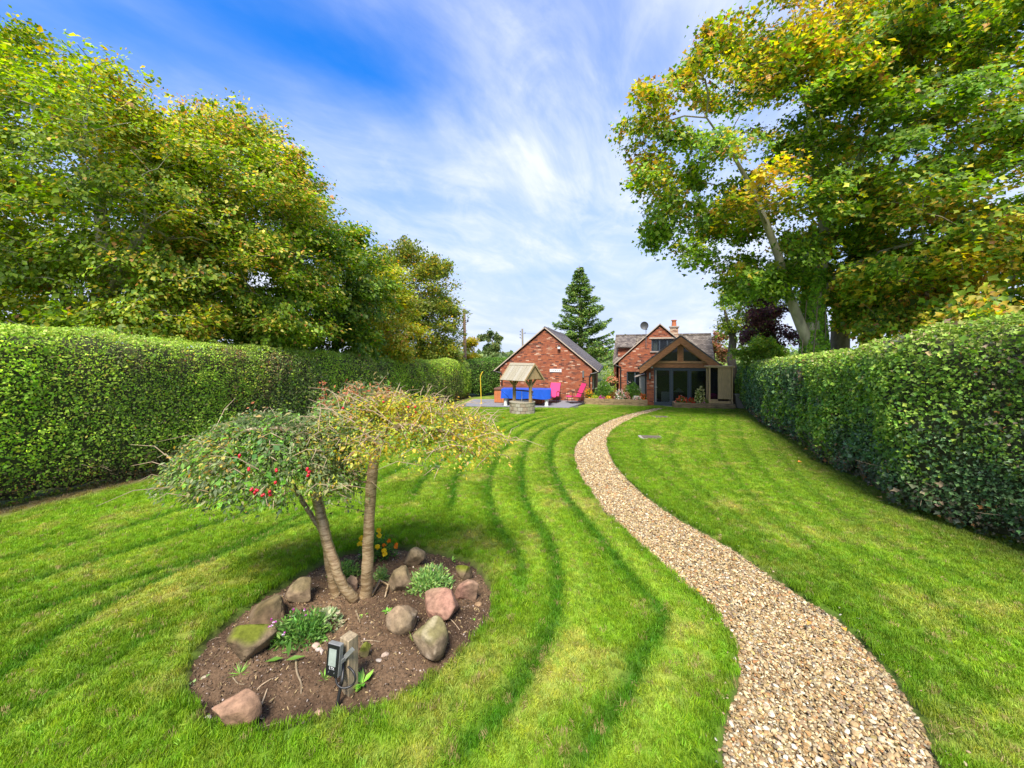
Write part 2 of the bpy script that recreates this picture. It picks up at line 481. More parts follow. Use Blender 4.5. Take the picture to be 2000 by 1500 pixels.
def lawn_fields(p):
    """mowing pattern at 2-D points: dark furrow 0..1, pale flank 0..1, distance outside path and bed, tired patches"""
    dark = np.zeros(len(p)); pale = np.zeros(len(p))
    wob = vnoise(p, 2.2, 5) * 0.018
    for l, s in zip(MOW, MOW_STR):
        d, sg, fr = polyline_dist(p, l)
        sd = d * -sg + wob                # + on the house path's side of the furrow
        end = np.clip(np.minimum(fr, 1 - fr) * 12, 0, 1)
        w = np.where(sd < 0, 0.105, 0.045)
        dark = np.maximum(dark, s * end * np.exp(-(sd / w) ** 2))
        q = np.where(sd > 0.02, np.exp(-((sd - 0.13) / 0.13) ** 2), 0)
        pale = np.maximum(pale, s * end * q)
    inp = inside(p, PATH_POLY); inb = inside(p, BED)
    dl = np.minimum(polyline_dist(p, PATH_L)[0], polyline_dist(p, PATH_R)[0]); db = polyline_dist(p, np.vstack([BED, BED[:1]]))[0]
    dpath = np.where(inp, -dl, dl); dbed = np.where(inb, -db, db)
    tired = np.clip(vnoise(p, 1.7, 9) * 0.6 + vnoise(p, 4.5, 10) * 0.45 + vnoise(p, 11, 12) * 0.3 - 0.08, 0, 1)
    return dark, pale, dpath, dbed, tired

# ------------------------------------------------------------------ ground sheet out to the horizon
def build_ground():
    rings = [0] + list(np.geomspace(4, 6000, 46)); sides = 72
    vs_ = [(0, 0, 0)]; fs = []
    for r in rings[1:]:
        for k in range(sides):
            a = 2 * math.pi * k / sides; x, y = r * math.cos(a), r * math.sin(a)
            vs_.append((x, y, 0))
    V = np.array(vs_, float); V[:, 2] = gz(V[:, 0], np.clip(V[:, 1], -8, 99)) - 0.14
    r = np.hypot(V[:, 0], V[:, 1])
    V[:, 2] += np.clip((r - 120) / 500, 0, 1) * (vnoise(V[:, :2], 0.004, 3) * 5.0 + 1.0)
    for k in range(sides): fs.append((0, 1 + k, 1 + (k + 1) % sides))
    for i in range(len(rings) - 2):
        for k in range(sides):
            a = 1 + i * sides; b = a + sides
            fs.append((a + k, b + k, b + (k + 1) % sides, a + (k + 1) % sides))
    me = bpy.data.meshes.new('ground'); me.from_pydata(V.tolist(), [], fs)
    m, t, b = new_mat('field')
    n = noise_n(t, 0.02, 6, 0.6); n2 = noise_n(t, 0.7, 4)
    mx = t.nodes.new('ShaderNodeMix'); mx.data_type = 'RGBA'; mx.inputs[0].default_value = 0.35
    t.links.new(ramp(t, n, [(0.35, (0.07, 0.12, 0.02)), (0.5, (0.12, 0.17, 0.03)), (0.65, (0.20, 0.19, 0.06))]), mx.inputs[6])
    t.links.new(ramp(t, n2, [(0.3, (0.05, 0.08, 0.02)), (0.7, (0.15, 0.17, 0.05))]), mx.inputs[7])
    t.links.new(mx.outputs[2], b.inputs['Base Color']); b.inputs['Roughness'].default_value = 0.95
    me.materials.append(m); me.polygons.foreach_set('use_smooth', [True] * len(me.polygons))
    tag(link('ground', me), kind='structure')
build_ground()

# ------------------------------------------------------------------ lawn
GRASS_BASE = np.array((0.212, 0.365, 0.015)); GRASS_DARK = np.array((0.075, 0.21, 0.007)); GRASS_PALE = np.array((0.38, 0.51, 0.05)); GRASS_TIRED = np.array((0.56, 0.47, 0.11))
def grass_colour(p, f):
    dark, pale, dpath, dbed, tired = f
    c = GRASS_BASE[None] * (1 + 0.16 * vnoise(p, 0.8, 21) + 0.12 * vnoise(p, 5, 22))[:, None]
    def mix(c, tgt, w): return c * (1 - w[:, None]) + tgt[None] * w[:, None]
    c = mix(c, GRASS_PALE, np.clip(pale * 0.62 * (0.75 + 0.5 * vnoise(p, 2.3, 23)), 0, 1))
    c = mix(c, GRASS_TIRED, tired * 0.75)
    c = mix(c, GRASS_DARK, np.clip(dark * 1.0, 0, 1))
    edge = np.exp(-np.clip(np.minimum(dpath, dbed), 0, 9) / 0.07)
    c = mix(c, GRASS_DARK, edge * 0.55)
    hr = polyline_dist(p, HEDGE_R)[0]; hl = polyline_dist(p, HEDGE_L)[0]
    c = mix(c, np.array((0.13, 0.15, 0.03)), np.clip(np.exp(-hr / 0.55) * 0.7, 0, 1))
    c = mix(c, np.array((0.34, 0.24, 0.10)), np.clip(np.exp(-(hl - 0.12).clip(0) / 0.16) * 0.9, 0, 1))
    return c
LAWN_POLY = np.concatenate([HEDGE_L + np.array((-0.35, 0)), [[6.0, 26.5], [13.5, 24.4]], (HEDGE_R + np.array((0.35, 0)))[::-1]])
def build_lawn():
    # graded grid: finer towards the camera
    ys = [-0.5]
    while ys[-1] < 25.5: ys.append(ys[-1] + max(0.045, 0.012 * max(ys[-1], 0)))
    ys = np.array(ys); xs = np.arange(-8, 14.6, 0.075)
    X, Y = np.meshgrid(xs, ys); p = np.c_[X.ravel(), Y.ravel()]
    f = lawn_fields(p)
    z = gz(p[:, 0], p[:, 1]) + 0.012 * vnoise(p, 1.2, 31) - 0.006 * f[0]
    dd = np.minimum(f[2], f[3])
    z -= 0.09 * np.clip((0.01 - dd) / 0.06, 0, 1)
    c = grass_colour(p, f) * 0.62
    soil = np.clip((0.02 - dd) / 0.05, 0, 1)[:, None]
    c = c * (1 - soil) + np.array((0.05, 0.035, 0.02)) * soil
    ny, nx = X.shape
    idx = np.arange(ny * nx).reshape(ny, nx)
    q = np.stack([idx[:-1, :-1], idx[:-1, 1:], idx[1:, 1:], idx[1:, :-1]], -1).reshape(-1, 4)
    cen = p[q].mean(1)
    q = q[inside(cen, LAWN_POLY)]
    used, inv = np.unique(q, return_inverse=True)
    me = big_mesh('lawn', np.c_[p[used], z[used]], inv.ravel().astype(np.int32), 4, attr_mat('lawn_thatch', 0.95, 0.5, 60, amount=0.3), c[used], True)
    return tag(link('lawn', me), kind='structure')
lawn = build_lawn()

def blade_tuft(n, rad, h, seed):
    r = random.Random(seed); V = []; Fc = []
    for _ in range(n):
        a = r.uniform(0, 6.283); d = rad * math.sqrt(r.random()); x, y = d * math.cos(a), d * math.sin(a)
        ht = h * r.uniform(0.55, 1.15); w = r.uniform(0.0013, 0.0024); b = r.uniform(0, 6.283); ln = ht * r.uniform(0.1, 0.75)
        bx, by = math.cos(b), math.sin(b); o = len(V)
        V += [(x - by * w, y + bx * w, -0.004), (x + by * w, y - bx * w, -0.004),
              (x + bx * ln * .35 - by * w * .8, y + by * ln * .35 + bx * w * .8, ht * .6), (x + bx * ln * .35 + by * w * .8, y + by * ln * .35 - bx * w * .8, ht * .6),
              (x + bx * ln, y + by * ln, ht)]
        Fc += [(o, o + 1, o + 3, o + 2), (o + 2, o + 3, o + 4)]
    return V, Fc
def build_grass():
    bands = [(0.9, 2.6, 1500, 0.9), (2.6, 4.2, 1150, 1.0), (4.2, 7.0, 850, 1.1), (7.0, 11.0, 620, 1.3), (11.0, 20.8, 400, 1.6)]
    P2 = []; SC = []
    for y0, y1, den, s in bands:
        x0, x1 = max(-7.2, -1.42 * y1 - 0.3), min(12.0, 1.42 * y1 + 0.3)
        n = int((x1 - x0) * (y1 - y0) * den)
        q = np.c_[RNG.uniform(x0, x1, n), RNG.uniform(y0, y1, n)]
        q = q[(np.abs(q[:, 0]) < 1.42 * q[:, 1] + 0.3) & inside(q, LAWN_POLY)]
        P2.append(q); SC.append(np.full(len(q), s))
    p = np.concatenate(P2); sc = np.concatenate(SC)
    f = lawn_fields(p)
    keep = (f[2] > 0.008) & (f[3] > 0.005) & ~inside(p, DECK_POLY) & ~((p[:, 1] > 19.75) & (p[:, 0] > 3.2) & (p[:, 0] < 12))
    hl = polyline_dist(p, HEDGE_L)[0]
    keep &= ~((hl < 0.35) & (RNG.random(len(p)) < 0.8))
    keep &= RNG.random(len(p)) > f[4] * 0.35
    p, sc = p[keep], sc[keep]; f = [a[keep] for a in f]
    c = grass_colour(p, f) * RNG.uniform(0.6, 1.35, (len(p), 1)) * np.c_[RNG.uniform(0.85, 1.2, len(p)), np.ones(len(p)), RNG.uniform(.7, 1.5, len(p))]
    straw = RNG.random(len(p)) < 0.035 + 0.10 * f[4]
    c[straw] = np.array((0.42, 0.34, 0.13)) * RNG.uniform(0.7, 1.1, (straw.sum(), 1))
    edge = np.exp(-np.minimum(f[2], f[3]).clip(0) / 0.05)
    h = (0.85 + 0.12 * f[0] - 0.15 * f[1] + 0.45 * edge - 0.25 * f[4]) * RNG.uniform(0.75, 1.25, len(p))
    scl = np.c_[sc, sc, np.clip(h, .35, 2) * np.minimum(sc, 1.35)]
    tilt = np.radians(8 + 14 * RNG.random(len(p)))
    # tilt is random; the mown stripes' light and dark is put into the colour
    rot = np.c_[tilt * RNG.normal(0, 1, len(p)), tilt * RNG.normal(0, 1, len(p)), RNG.uniform(0, 6.283, len(p))]
    z = gz(p[:, 0], p[:, 1]) + 0.012 * vnoise(p, 1.2, 31) - 0.006 * f[0]
    protos = [blade_tuft(30, 0.034, 0.032, 100 + k) for k in range(5)]
    o = scatter('grass', np.c_[p, z], rot, scl, c, RNG.integers(0, 5, len(p)), protos, M_GRASS)
    tag(o, 'short striped green grass blades covering the lawn', 'grass', kind='stuff')

# ------------------------------------------------------------------ gravel path
def ico(sub=1):
    import bmesh
    bm = bmesh.new(); bmesh.ops.create_icosphere(bm, subdivisions=sub, radius=1)
    V = np.array([v.co[:] for v in bm.verts]); Fc = [tuple(v.index for v in f.verts) for f in bm.faces]; bm.free()
    return V, Fc
def pebble_proto(seed, sub=2):
    r = np.random.default_rng(seed); V, Fc = ico(sub)
    for _ in range(7):
        d = norm(r.normal(size=3)); lim = r.uniform(0.55, 0.9)
        s = V @ d; V = V - np.clip(s - lim, 0, None)[:, None] * d * 0.85
    V *= np.array((1.0, r.uniform(0.6, 0.85), r.uniform(0.35, 0.6)))
    return V, Fc
PEB_COL = np.array([(0.50, 0.36, 0.20), (0.58, 0.46, 0.29), (0.42, 0.27, 0.13), (0.66, 0.56, 0.40), (0.34, 0.24, 0.15), (0.70, 0.64, 0.54), (0.45, 0.22, 0.10), (0.26, 0.21, 0.18), (0.55, 0.41, 0.32), (0.50, 0.40, 0.16)])
def build_path():
    # base sheet
    def even(l, n=160):
        d = np.r_[0, np.cumsum(np.hypot(*np.diff(l, axis=0).T))]; t = np.linspace(0, d[-1], n)
        return np.c_[np.interp(t, d, l[:, 0]), np.interp(t, d, l[:, 1])]
    Lp, Rp = even(PATH_L), even(PATH_R)
    k = 13; V = []; Fc = []
    for i in range(160):
        for j in range(k):
            t = j / (k - 1); q = Lp[i] * (1 - t) + Rp[i] * t
            V.append((q[0], q[1], 0))
    V = np.array(V); V[:, 2] = gz(V[:, 0], V[:, 1]) - 0.040 + 0.006 * vnoise(V[:, :2], 4, 8)
    for i in range(159):
        for j in range(k - 1):
            a = i * k + j; Fc.append((a, a + 1, a + k + 1, a + k))
    me = bpy.data.meshes.new('gravel_path'); me.from_pydata(V.tolist(), [], Fc)
    mt, t, b = new_mat('gravel_bed')
    vor = t.nodes.new('ShaderNodeTexVoronoi'); vor.inputs['Scale'].default_value = 48
    tc = t.nodes.new('ShaderNodeTexCoord'); t.links.new(tc.outputs['Object'], vor.inputs['Vector'])
    sx = t.nodes.new('ShaderNodeSeparateColor'); t.links.new(vor.outputs['Color'], sx.inputs[0])
    t.links.new(ramp(t, sx.outputs[0], [(0.0, (0.14, 0.10, 0.055)), (0.4, (0.36, 0.27, 0.15)), (0.75, (0.50, 0.40, 0.25)), (1, (0.6, 0.5, 0.36))]), b.inputs['Base Color'])
    bump_n(t, b, vor.outputs['Distance'], 0.8, 0.012); b.inputs['Roughness'].default_value = 0.9
    me.materials.append(mt)
    path = tag(link('gravel_path', me), kind='structure')
    # pebbles
    PP = []; SS = []
    for y0, y1, den, s in [(0.9, 3.0, 11000, 0.0096), (3.0, 6.0, 7000, 0.0112), (6.0, 10.0, 3800, 0.0145), (10.0, 20.6, 2200, 0.019)]:
        sel = (PATH_POLY[:, 1] > y0 - 1) & (PATH_POLY[:, 1] < y1 + 1); bx = PATH_POLY[sel][:, 0]
        x0, x1 = bx.min() - .1, bx.max() + .1; nn = int((x1 - x0) * (y1 - y0) * den)
        q = np.c_[RNG.uniform(x0, x1, nn), RNG.uniform(y0, y1, nn)]; q = q[inside(q, PATH_POLY)]
        PP.append(q); SS.append(np.full(len(q), s))
    q = np.concatenate(PP); s = np.concatenate(SS)
    # some pebbles strayed to the very edge or lie just over it
    s = s * np.exp(RNG.normal(0, 0.28, len(q)))
    ed = np.minimum(polyline_dist(q, PATH_L)[0], polyline_dist(q, PATH_R)[0])
    keep = ed > 0.012; q, s, ed = q[keep], s[keep], ed[keep]
    z = gz(q[:, 0], q[:, 1]) - 0.040 + RNG.uniform(0, 0.016, len(q)) + 0.01 * np.clip(ed / 0.3, 0, 1)
    w = np.array([.2, .2, .13, .13, .09, .08, .04, .05, .05, .03]); c = PEB_COL[RNG.choice(10, len(q), p=w / w.sum())] * np.exp(RNG.normal(-.36, .30, (len(q), 1))) * np.array((1.0, .95, .78))
    # strays kicked over the edge on to the grass
    for ln in (PATH_L, PATH_R):
        i0 = RNG.integers(0, len(ln) - 1, 170); tt = RNG.random((170, 1)); sp_ = ln[i0] * (1 - tt) + ln[i0 + 1] * tt + RNG.normal(0, .045, (170, 2)); sp_ = sp_[~inside(sp_, PATH_POLY)]
        q = np.vstack([q, sp_]); s = np.r_[s, RNG.uniform(.007, .013, len(sp_))]; ed = np.r_[ed, np.full(len(sp_), .05)]
        z = np.r_[z, gz(sp_[:, 0], sp_[:, 1]) + .012]; c = np.vstack([c, PEB_COL[RNG.integers(0, 6, len(sp_))] * .75])
    dirt = np.clip(1 - ed / 0.06, 0, 1)[:, None] * 0.5; c = c * (1 - dirt) + np.array((0.10, 0.08, 0.05)) * dirt
    rot = np.c_[RNG.normal(0, 0.35, len(q)), RNG.normal(0, 0.35, len(q)), RNG.uniform(0, 6.283, len(q))]
    pk = RNG.integers(0, 6, len(q))
    protos = [pebble_proto(200 + i) for i in range(6)]
    # the ones that show largest become pieces of their own
    vis = (q[:, 1] > 1.66) & (np.abs(q[:, 0] / q[:, 1]) < 1.29)
    big = np.where(vis)[0]; big = big[np.argsort(-(s[big] / q[big, 1]))[:300]]
    meshes = []
    for ci in range(6):
        for pi in range(3):
            V0, F0 = protos[pi]
            me = big_mesh('pebble', V0, np.array(F0).ravel(), 3, M_PEBBLE_OBJ, np.tile(PEB_COL[ci] * np.array((.82, .78, .68)), (len(V0), 1)), True)
            meshes.append(me)
    for nI, i in enumerate(big):
        o = link('pebble', meshes[nI % 18], path, (q[i, 0], q[i, 1], z[i] + 0.004), tuple(rot[i]), (s[i],) * 3)
    rest = np.ones(len(q), bool); rest[big] = False
    g = scatter('gravel', np.c_[q, z][rest], rot[rest], np.repeat(s[rest][:, None], 3, 1), c[rest], pk[rest], protos, M_PEBBLE, path)
    tag(g, kind='stuff')
M_PEBBLE_OBJ = attr_mat('loose_pebble', 0.75, 0.25, 2.2, amount=0.3)
DECK_POLY = None

# ------------------------------------------------------------------ island bed
BED_C = BED.mean(0)
def bed_z(p):
    d = polyline_dist(p, np.vstack([BED, BED[:1]]))[0]
    m = np.clip(d / 0.35, 0, 1); m = m * m * (3 - 2 * m)
    return gz(p[:, 0], p[:, 1]) - 0.045 + 0.055 * m + 0.012 * vnoise(p, 4, 41) + 0.008 * vnoise(p, 13, 42) + 0.005 * vnoise(p, 34, 43)
def bz(x, y): return float(bed_z(np.array([[x, y]]))[0])
def build_bed():
    x0, y0 = BED.min(0) - 0.03; x1, y1 = BED.max(0) + 0.03
    xs = np.arange(x0, x1, 0.011); ys = np.arange(y0, y1, 0.011)
    X, Y = np.meshgrid(xs, ys); p = np.c_[X.ravel(), Y.ravel()]
    ins = inside(p, BED); z = bed_z(p); d = polyline_dist(p, np.vstack([BED, BED[:1]]))[0]
    z = np.where(ins, z, gz(p[:, 0], p[:, 1]) - 0.05)
    z += 0.006 * RNG.normal(size=len(z)) * ins
    w = np.clip(0.5 + 0.5 * vnoise(p, 3.0, 44) + 0.35 * vnoise(p, 11, 45), 0, 1)[:, None]
    c = np.array((0.068, 0.041, 0.025)) * (1 - w) + np.array((0.17, 0.107, 0.062)) * w
    rim_dark = np.exp(-d / 0.06)[:, None] * 0.5; c = c * (1 - rim_dark) + np.array((0.03, 0.022, 0.016)) * rim_dark  # soil darker towards the rim of the bed
    ny, nx = X.shape; idx = np.arange(ny * nx).reshape(ny, nx)
    q = np.stack([idx[:-1, :-1], idx[:-1, 1:], idx[1:, 1:], idx[1:, :-1]], -1).reshape(-1, 4)
    ok = (ins | (d < 0.03)); q = q[ok[q].all(1)]
    used, inv = np.unique(q, return_inverse=True)
    me = big_mesh('flower_bed', np.c_[p[used], z[used]], inv.ravel().astype(np.int32), 4, attr_mat('soil', 0.97, 0.9, 70, amount=0.5, spec=0.15), c[used], True)
    bed = tag(link('flower_bed', me), kind='structure')
    # crumbs, grit, chips of straw
    n = 5200; q = np.c_[RNG.uniform(x0, x1, n * 2), RNG.uniform(y0, y1, n * 2)]; q = q[inside(q, BED)]
    z = bed_z(q) + 0.002
    kind = RNG.random(len(q))
    c = np.where((kind < 0.80)[:, None], np.array((0.12, 0.08, 0.05)) * RNG.uniform(0.5, 1.5, (len(q), 1)),
        np.where((kind < 0.93)[:, None], np.array((0.36, 0.26, 0.13)) * RNG.uniform(0.6, 1.3, (len(q), 1)), np.array((0.42, 0.34, 0.29)) * RNG.uniform(0.6, 1.2, (len(q), 1))))
    s = np.where(kind < 0.80, RNG.uniform(0.003, 0.011, len(q)), np.where(kind < 0.93, RNG.uniform(0.003, 0.008, len(q)), RNG.uniform(0.003, 0.009, len(q))))
    scl = np.c_[s * np.where((kind > .80) & (kind < .93), 2.4, 1), s, s * 0.8]
    rot = np.c_[RNG.normal(0, .5, len(q)), RNG.normal(0, .5, len(q)), RNG.uniform(0, 6.28, len(q))]
    o = scatter('soil_crumbs', np.c_[q, z], rot, scl, c, RNG.integers(0, 3, len(q)), [pebble_proto(300 + i, 1) for i in range(3)], attr_mat('crumb', 0.95, 0.3, 60, instancer=True), bed)
    tag(o, kind='stuff')
    return bed
# ------------------------------------------------------------------ leaves
def leaf_geo(c, axis, nrm, L, W, cols, lobed=False, fold=0.12):
    """leaf-shaped faces: two triangles folded along the midrib, or four for lobed leaves"""
    c = np.asarray(c, float); axis = norm(axis); nrm = np.asarray(nrm, float)
    nrm = norm(nrm - axis * (nrm * axis).sum(1, keepdims=True)); side = np.cross(axis, nrm)
    L = np.broadcast_to(np.asarray(L, float), len(c))[:, None]; W = np.broadcast_to(np.asarray(W, float), len(c))[:, None]
    if not lobed:
        V = np.stack([c - axis * L * .5, c + side * W * .5 - axis * L * .06 + nrm * W * fold, c + axis * L * .5 - nrm * L * .06, c - side * W * .5 - axis * L * .06 + nrm * W * fold], 1)
        tri = np.array([0, 1, 2, 0, 2, 3])
    else:
        V = np.stack([c - axis * L * .45, c + side * W * .52 + axis * L * .05 + nrm * W * fold, c + side * W * .2 + axis * L * .16, c + axis * L * .55 - nrm * L * .1,
                      c - side * W * .2 + axis * L * .16, c - side * W * .52 + axis * L * .05 + nrm * W * fold], 1)
        tri = np.array([0, 1, 2, 0, 2, 3, 0, 3, 4, 0, 4, 5])
    k = V.shape[1]; n = len(c)
    Fc = (np.arange(n)[:, None] * k + tri[None]).ravel()
    return V.reshape(-1, 3), Fc, np.repeat(np.asarray(cols, float), k, 0)
def leaf_object(name, geos, mat, parent, off=(0, 0, 0), kind='stuff'):
    V = []; Fc = []; C = []; o = 0
    for v, f, c in geos:
        V.append(v); Fc.append(f + o); C.append(c); o += len(v)
    me = big_mesh(name, np.concatenate(V) - np.asarray(off, float), np.concatenate(Fc), 3, mat, np.concatenate(C))
    ob = link(name, me, parent)
    if kind: ob['kind'] = kind
    return ob
LEAF_GAIN = 1.9
def palette(n, stops, w, jit=0.18):
    """random mix of colours"""
    stops = np.array(stops, float); w = np.array(w, float) / sum(w)
    c = stops[RNG.choice(len(stops), n, p=w)] * LEAF_GAIN
    return c * np.exp(RNG.normal(0, jit, (n, 1))) * np.exp(RNG.normal(0, jit * .35, (n, 3)))

# ------------------------------------------------------------------ hedges
def hedge(name, label, line, H, top_w, back_slope, colour_fn, leaf, mat, face_bias=0.0, seed=0, twigs=120, inward=1, far_rot=None, dens=1.0, taper=(1, 1, 1, 1)):
    line = np.asarray(line, float)
    seg = np.r_[0, np.cumsum(np.hypot(*np.diff(line, axis=0).T))]; Ltot = seg[-1]
    # cross-section: (offset into the hedge, height): foot, belly, shoulder, crown, back
    prof = np.array([(0.16, 0.0), (0.05, 0.18), (0.0, 0.5), (0.02, H * .72), (0.10, H * .9), (0.26, H * .975), (top_w * .5, H + 0.03), (top_w - .22, H * .97), (top_w - .05, H * .88), (top_w, H * .6), (top_w, 0.2)])
    pl = np.r_[0, np.cumsum(np.hypot(*np.diff(prof, axis=0).T))]
    def surf(s, t, disp=0.0):
        x = np.interp(s, seg, line[:, 0]); y = np.interp(s, seg, line[:, 1])
        e = 0.25
        dx = np.interp(s + e, seg, line[:, 0]) - np.interp(s - e, seg, line[:, 0]); dy = np.interp(s + e, seg, line[:, 1]) - np.interp(s - e, seg, line[:, 1])
        l = np.hypot(dx, dy) + 1e-9; ix, iy = (dy / l) * inward, (-dx / l) * inward      # into the hedge
        o = np.interp(t, pl, prof[:, 0]); h = np.interp(t, pl, prof[:, 1])
        do = np.interp(t + .05, pl, prof[:, 0]) - np.interp(t - .05, pl, prof[:, 0]); dh = np.interp(t + .05, pl, prof[:, 1]) - np.interp(t - .05, pl, prof[:, 1])
        m = np.hypot(do, dh) + 1e-9; no, nh = -dh / m, do / m
        nr = np.c_[ix * no, iy * no, nh]
        h = h * np.interp(y, [1, 4, 8, 22], taper)
        P3 = np.c_[x + ix * o, y + iy * o, gz(x, y) + h]
        bump = 0.09 * vnoise(P3, .8, seed) + 0.06 * vnoise(P3, 2.3, seed + 1) + 0.045 * vnoise(P3, 6.0, seed + 2)
        return P3 + nr * (bump + disp)[:, None], nr, h / H
    root = thing(name, label, 'hedge', (line[0, 0], line[0, 1], float(gz(line[0, 0], line[0, 1]))))
    off = np.array(root.location)
    # dark inner body of twigs
    ns = int(Ltot / 0.16); nt_ = 26
    S, T = np.meshgrid(np.linspace(0, Ltot, ns), np.linspace(0, pl[-1], nt_), indexing='ij')
    Pc, nr, _ = surf(S.ravel(), T.ravel(), np.full(S.size, -0.13))
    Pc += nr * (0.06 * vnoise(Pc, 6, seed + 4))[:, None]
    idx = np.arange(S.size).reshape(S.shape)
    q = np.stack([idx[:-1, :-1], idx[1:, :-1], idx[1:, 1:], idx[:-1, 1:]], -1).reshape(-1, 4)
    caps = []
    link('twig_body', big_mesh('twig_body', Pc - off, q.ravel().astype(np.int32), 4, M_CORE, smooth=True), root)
    # leaves, denser and finer near the camera
    geos = []
    n = int(Ltot * pl[-1] * 1750 * dens)
    s = RNG.uniform(0, Ltot, n); t = RNG.uniform(0, pl[-1] * .82, n)
    y = np.interp(s, seg, line[:, 1]); x = np.interp(s, seg, line[:, 0]); dist = np.hypot(x, y)
    pr = np.where(dist < 6.5, 1, np.where(dist < 11, .55, .28)); sz = np.where(dist < 6.5, 1.0, np.where(dist < 11, 1.28, 1.75))
    pr = np.where(t > pl[6] + .1, pr * .35, pr)
    k = RNG.random(n) < pr; s, t, sz = s[k], t[k], sz[k]; n = len(s)
    depth = -np.abs(RNG.normal(0, 0.06, n)) + 0.035 + np.where(RNG.random(n) < .03, RNG.uniform(0, .07, n), 0)
    Pp, nr, hh = surf(s, t, depth)
    gap = (vnoise(Pp, 2.4, seed + 7) * .6 + vnoise(Pp, 6.0, seed + 8) * .5) - 0.55 + np.where(hh < .14, (0.14 - hh) * 5, 0)
    k = RNG.random(n) > np.clip(gap * 2.2, 0, .92); Pp, nr, hh, sz = Pp[k], nr[k], hh[k], sz[k]; n = len(Pp)
    ax = norm(RNG.normal(0, 1, (n, 3)) + np.array((0, 0, -0.25)) + nr * 0.35)
    ln = norm(nr * 0.9 + np.array((0, 0, 0.55)) + RNG.normal(0, 0.55, (n, 3)))
    L, W, lob = leaf
    s1 = sz * np.exp(RNG.normal(0, .3, n) + .22 * vnoise(Pp, 1.5, seed + 9))
    cc = colour_fn(Pp, hh, nr); fin = lob & (np.hypot(Pp[:, 0], Pp[:, 1]) < 8.0)
    for sel, lb in ((fin, True), (~fin, False)):
        if sel.any(): geos.append(leaf_geo(Pp[sel], ax[sel], ln[sel], (L * s1)[sel], (W * s1)[sel], cc[sel], lb))
    leaf_object('foliage', geos, mat, root, off)
    # bare twigs at the foot and stray shoots over the top
    tw = MB()
    for i in range(twigs):
        s0 = np.array([random.uniform(0, Ltot) ** 1.0]); low = random.random() < .6
        t0 = np.array([random.uniform(0.05, .5) if low else random.uniform(pl[3], pl[7])])
        if float(np.interp(s0, seg, line[:, 1])[0]) > 14: continue
        a, nn, _ = surf(s0, t0, np.array([-0.08])); a = Vector(a[0]); nn = Vector(nn[0])
        d = (nn * .7 + Vector((random.uniform(-1, 1), random.uniform(-1, 1), random.uniform(-.3, .9)))).normalized()
        Ln = random.uniform(.12, .38) if low else random.uniform(.1, .22)
        tw.tube([a, a + d * Ln * .5 + Vector((0, 0, random.uniform(-.02, .03))), a + d * Ln], [.0035, .0028, .0012], 4)
    if tw.v: part('bare_twigs', tw, M_TWIG, root, world_off=off, kind='stuff')
    return root
M_TWIG = simple_mat('twig', (0.24, 0.18, 0.11), 0.85, 0.35, 25, 0.3)

def col_left(p, hh, nr):
    n = len(p)
    a = palette(n, [(0.115, 0.175, 0.02), (0.16, 0.22, 0.025), (0.075, 0.12, 0.018), (0.20, 0.25, 0.035), (0.28, 0.25, 0.045)], [5, 4, 4, 2, .7])
    dk = palette(n, [(0.058, 0.085, 0.022), (0.08, 0.105, 0.03), (0.11, 0.12, 0.05), (0.16, 0.135, 0.06)], [4, 4, 2.4, 1.6])
    br = palette(n, [(0.16, 0.27, 0.018), (0.22, 0.32, 0.02), (0.30, 0.36, 0.03)], [4, 3, 1.5])
    m1 = np.clip(.5 + 1.3 * vnoise(p, .75, 51) + .5 * vnoise(p, 2.2, 52), 0, 1)
    c = np.where((RNG.random(n) < m1 * .75)[:, None], dk, a)
    near = np.clip((5.6 - p[:, 1]) / 1.0, 0, 1) * np.clip(.6 + .9 * vnoise(p, 1.6, 53), 0, 1)
    c = np.where((RNG.random(n) < near)[:, None], br, c)
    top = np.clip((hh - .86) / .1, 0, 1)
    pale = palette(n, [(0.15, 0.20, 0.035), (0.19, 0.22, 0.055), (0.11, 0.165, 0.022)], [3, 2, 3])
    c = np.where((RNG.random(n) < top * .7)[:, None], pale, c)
    foot = np.clip((.22 - hh) / .2, 0, 1)
    brn = palette(n, [(0.18, 0.12, 0.06), (0.09, 0.075, 0.035), (0.30, 0.14, 0.04)], [3, 4, .6])
    thin = np.clip(vnoise(p, 1.3, 57) * 1.4 + vnoise(p, 4, 58) * .6 - .75, 0, .5)
    return np.where((RNG.random(n) < foot * .65 + .012 + thin)[:, None], brn, c * 1.6)
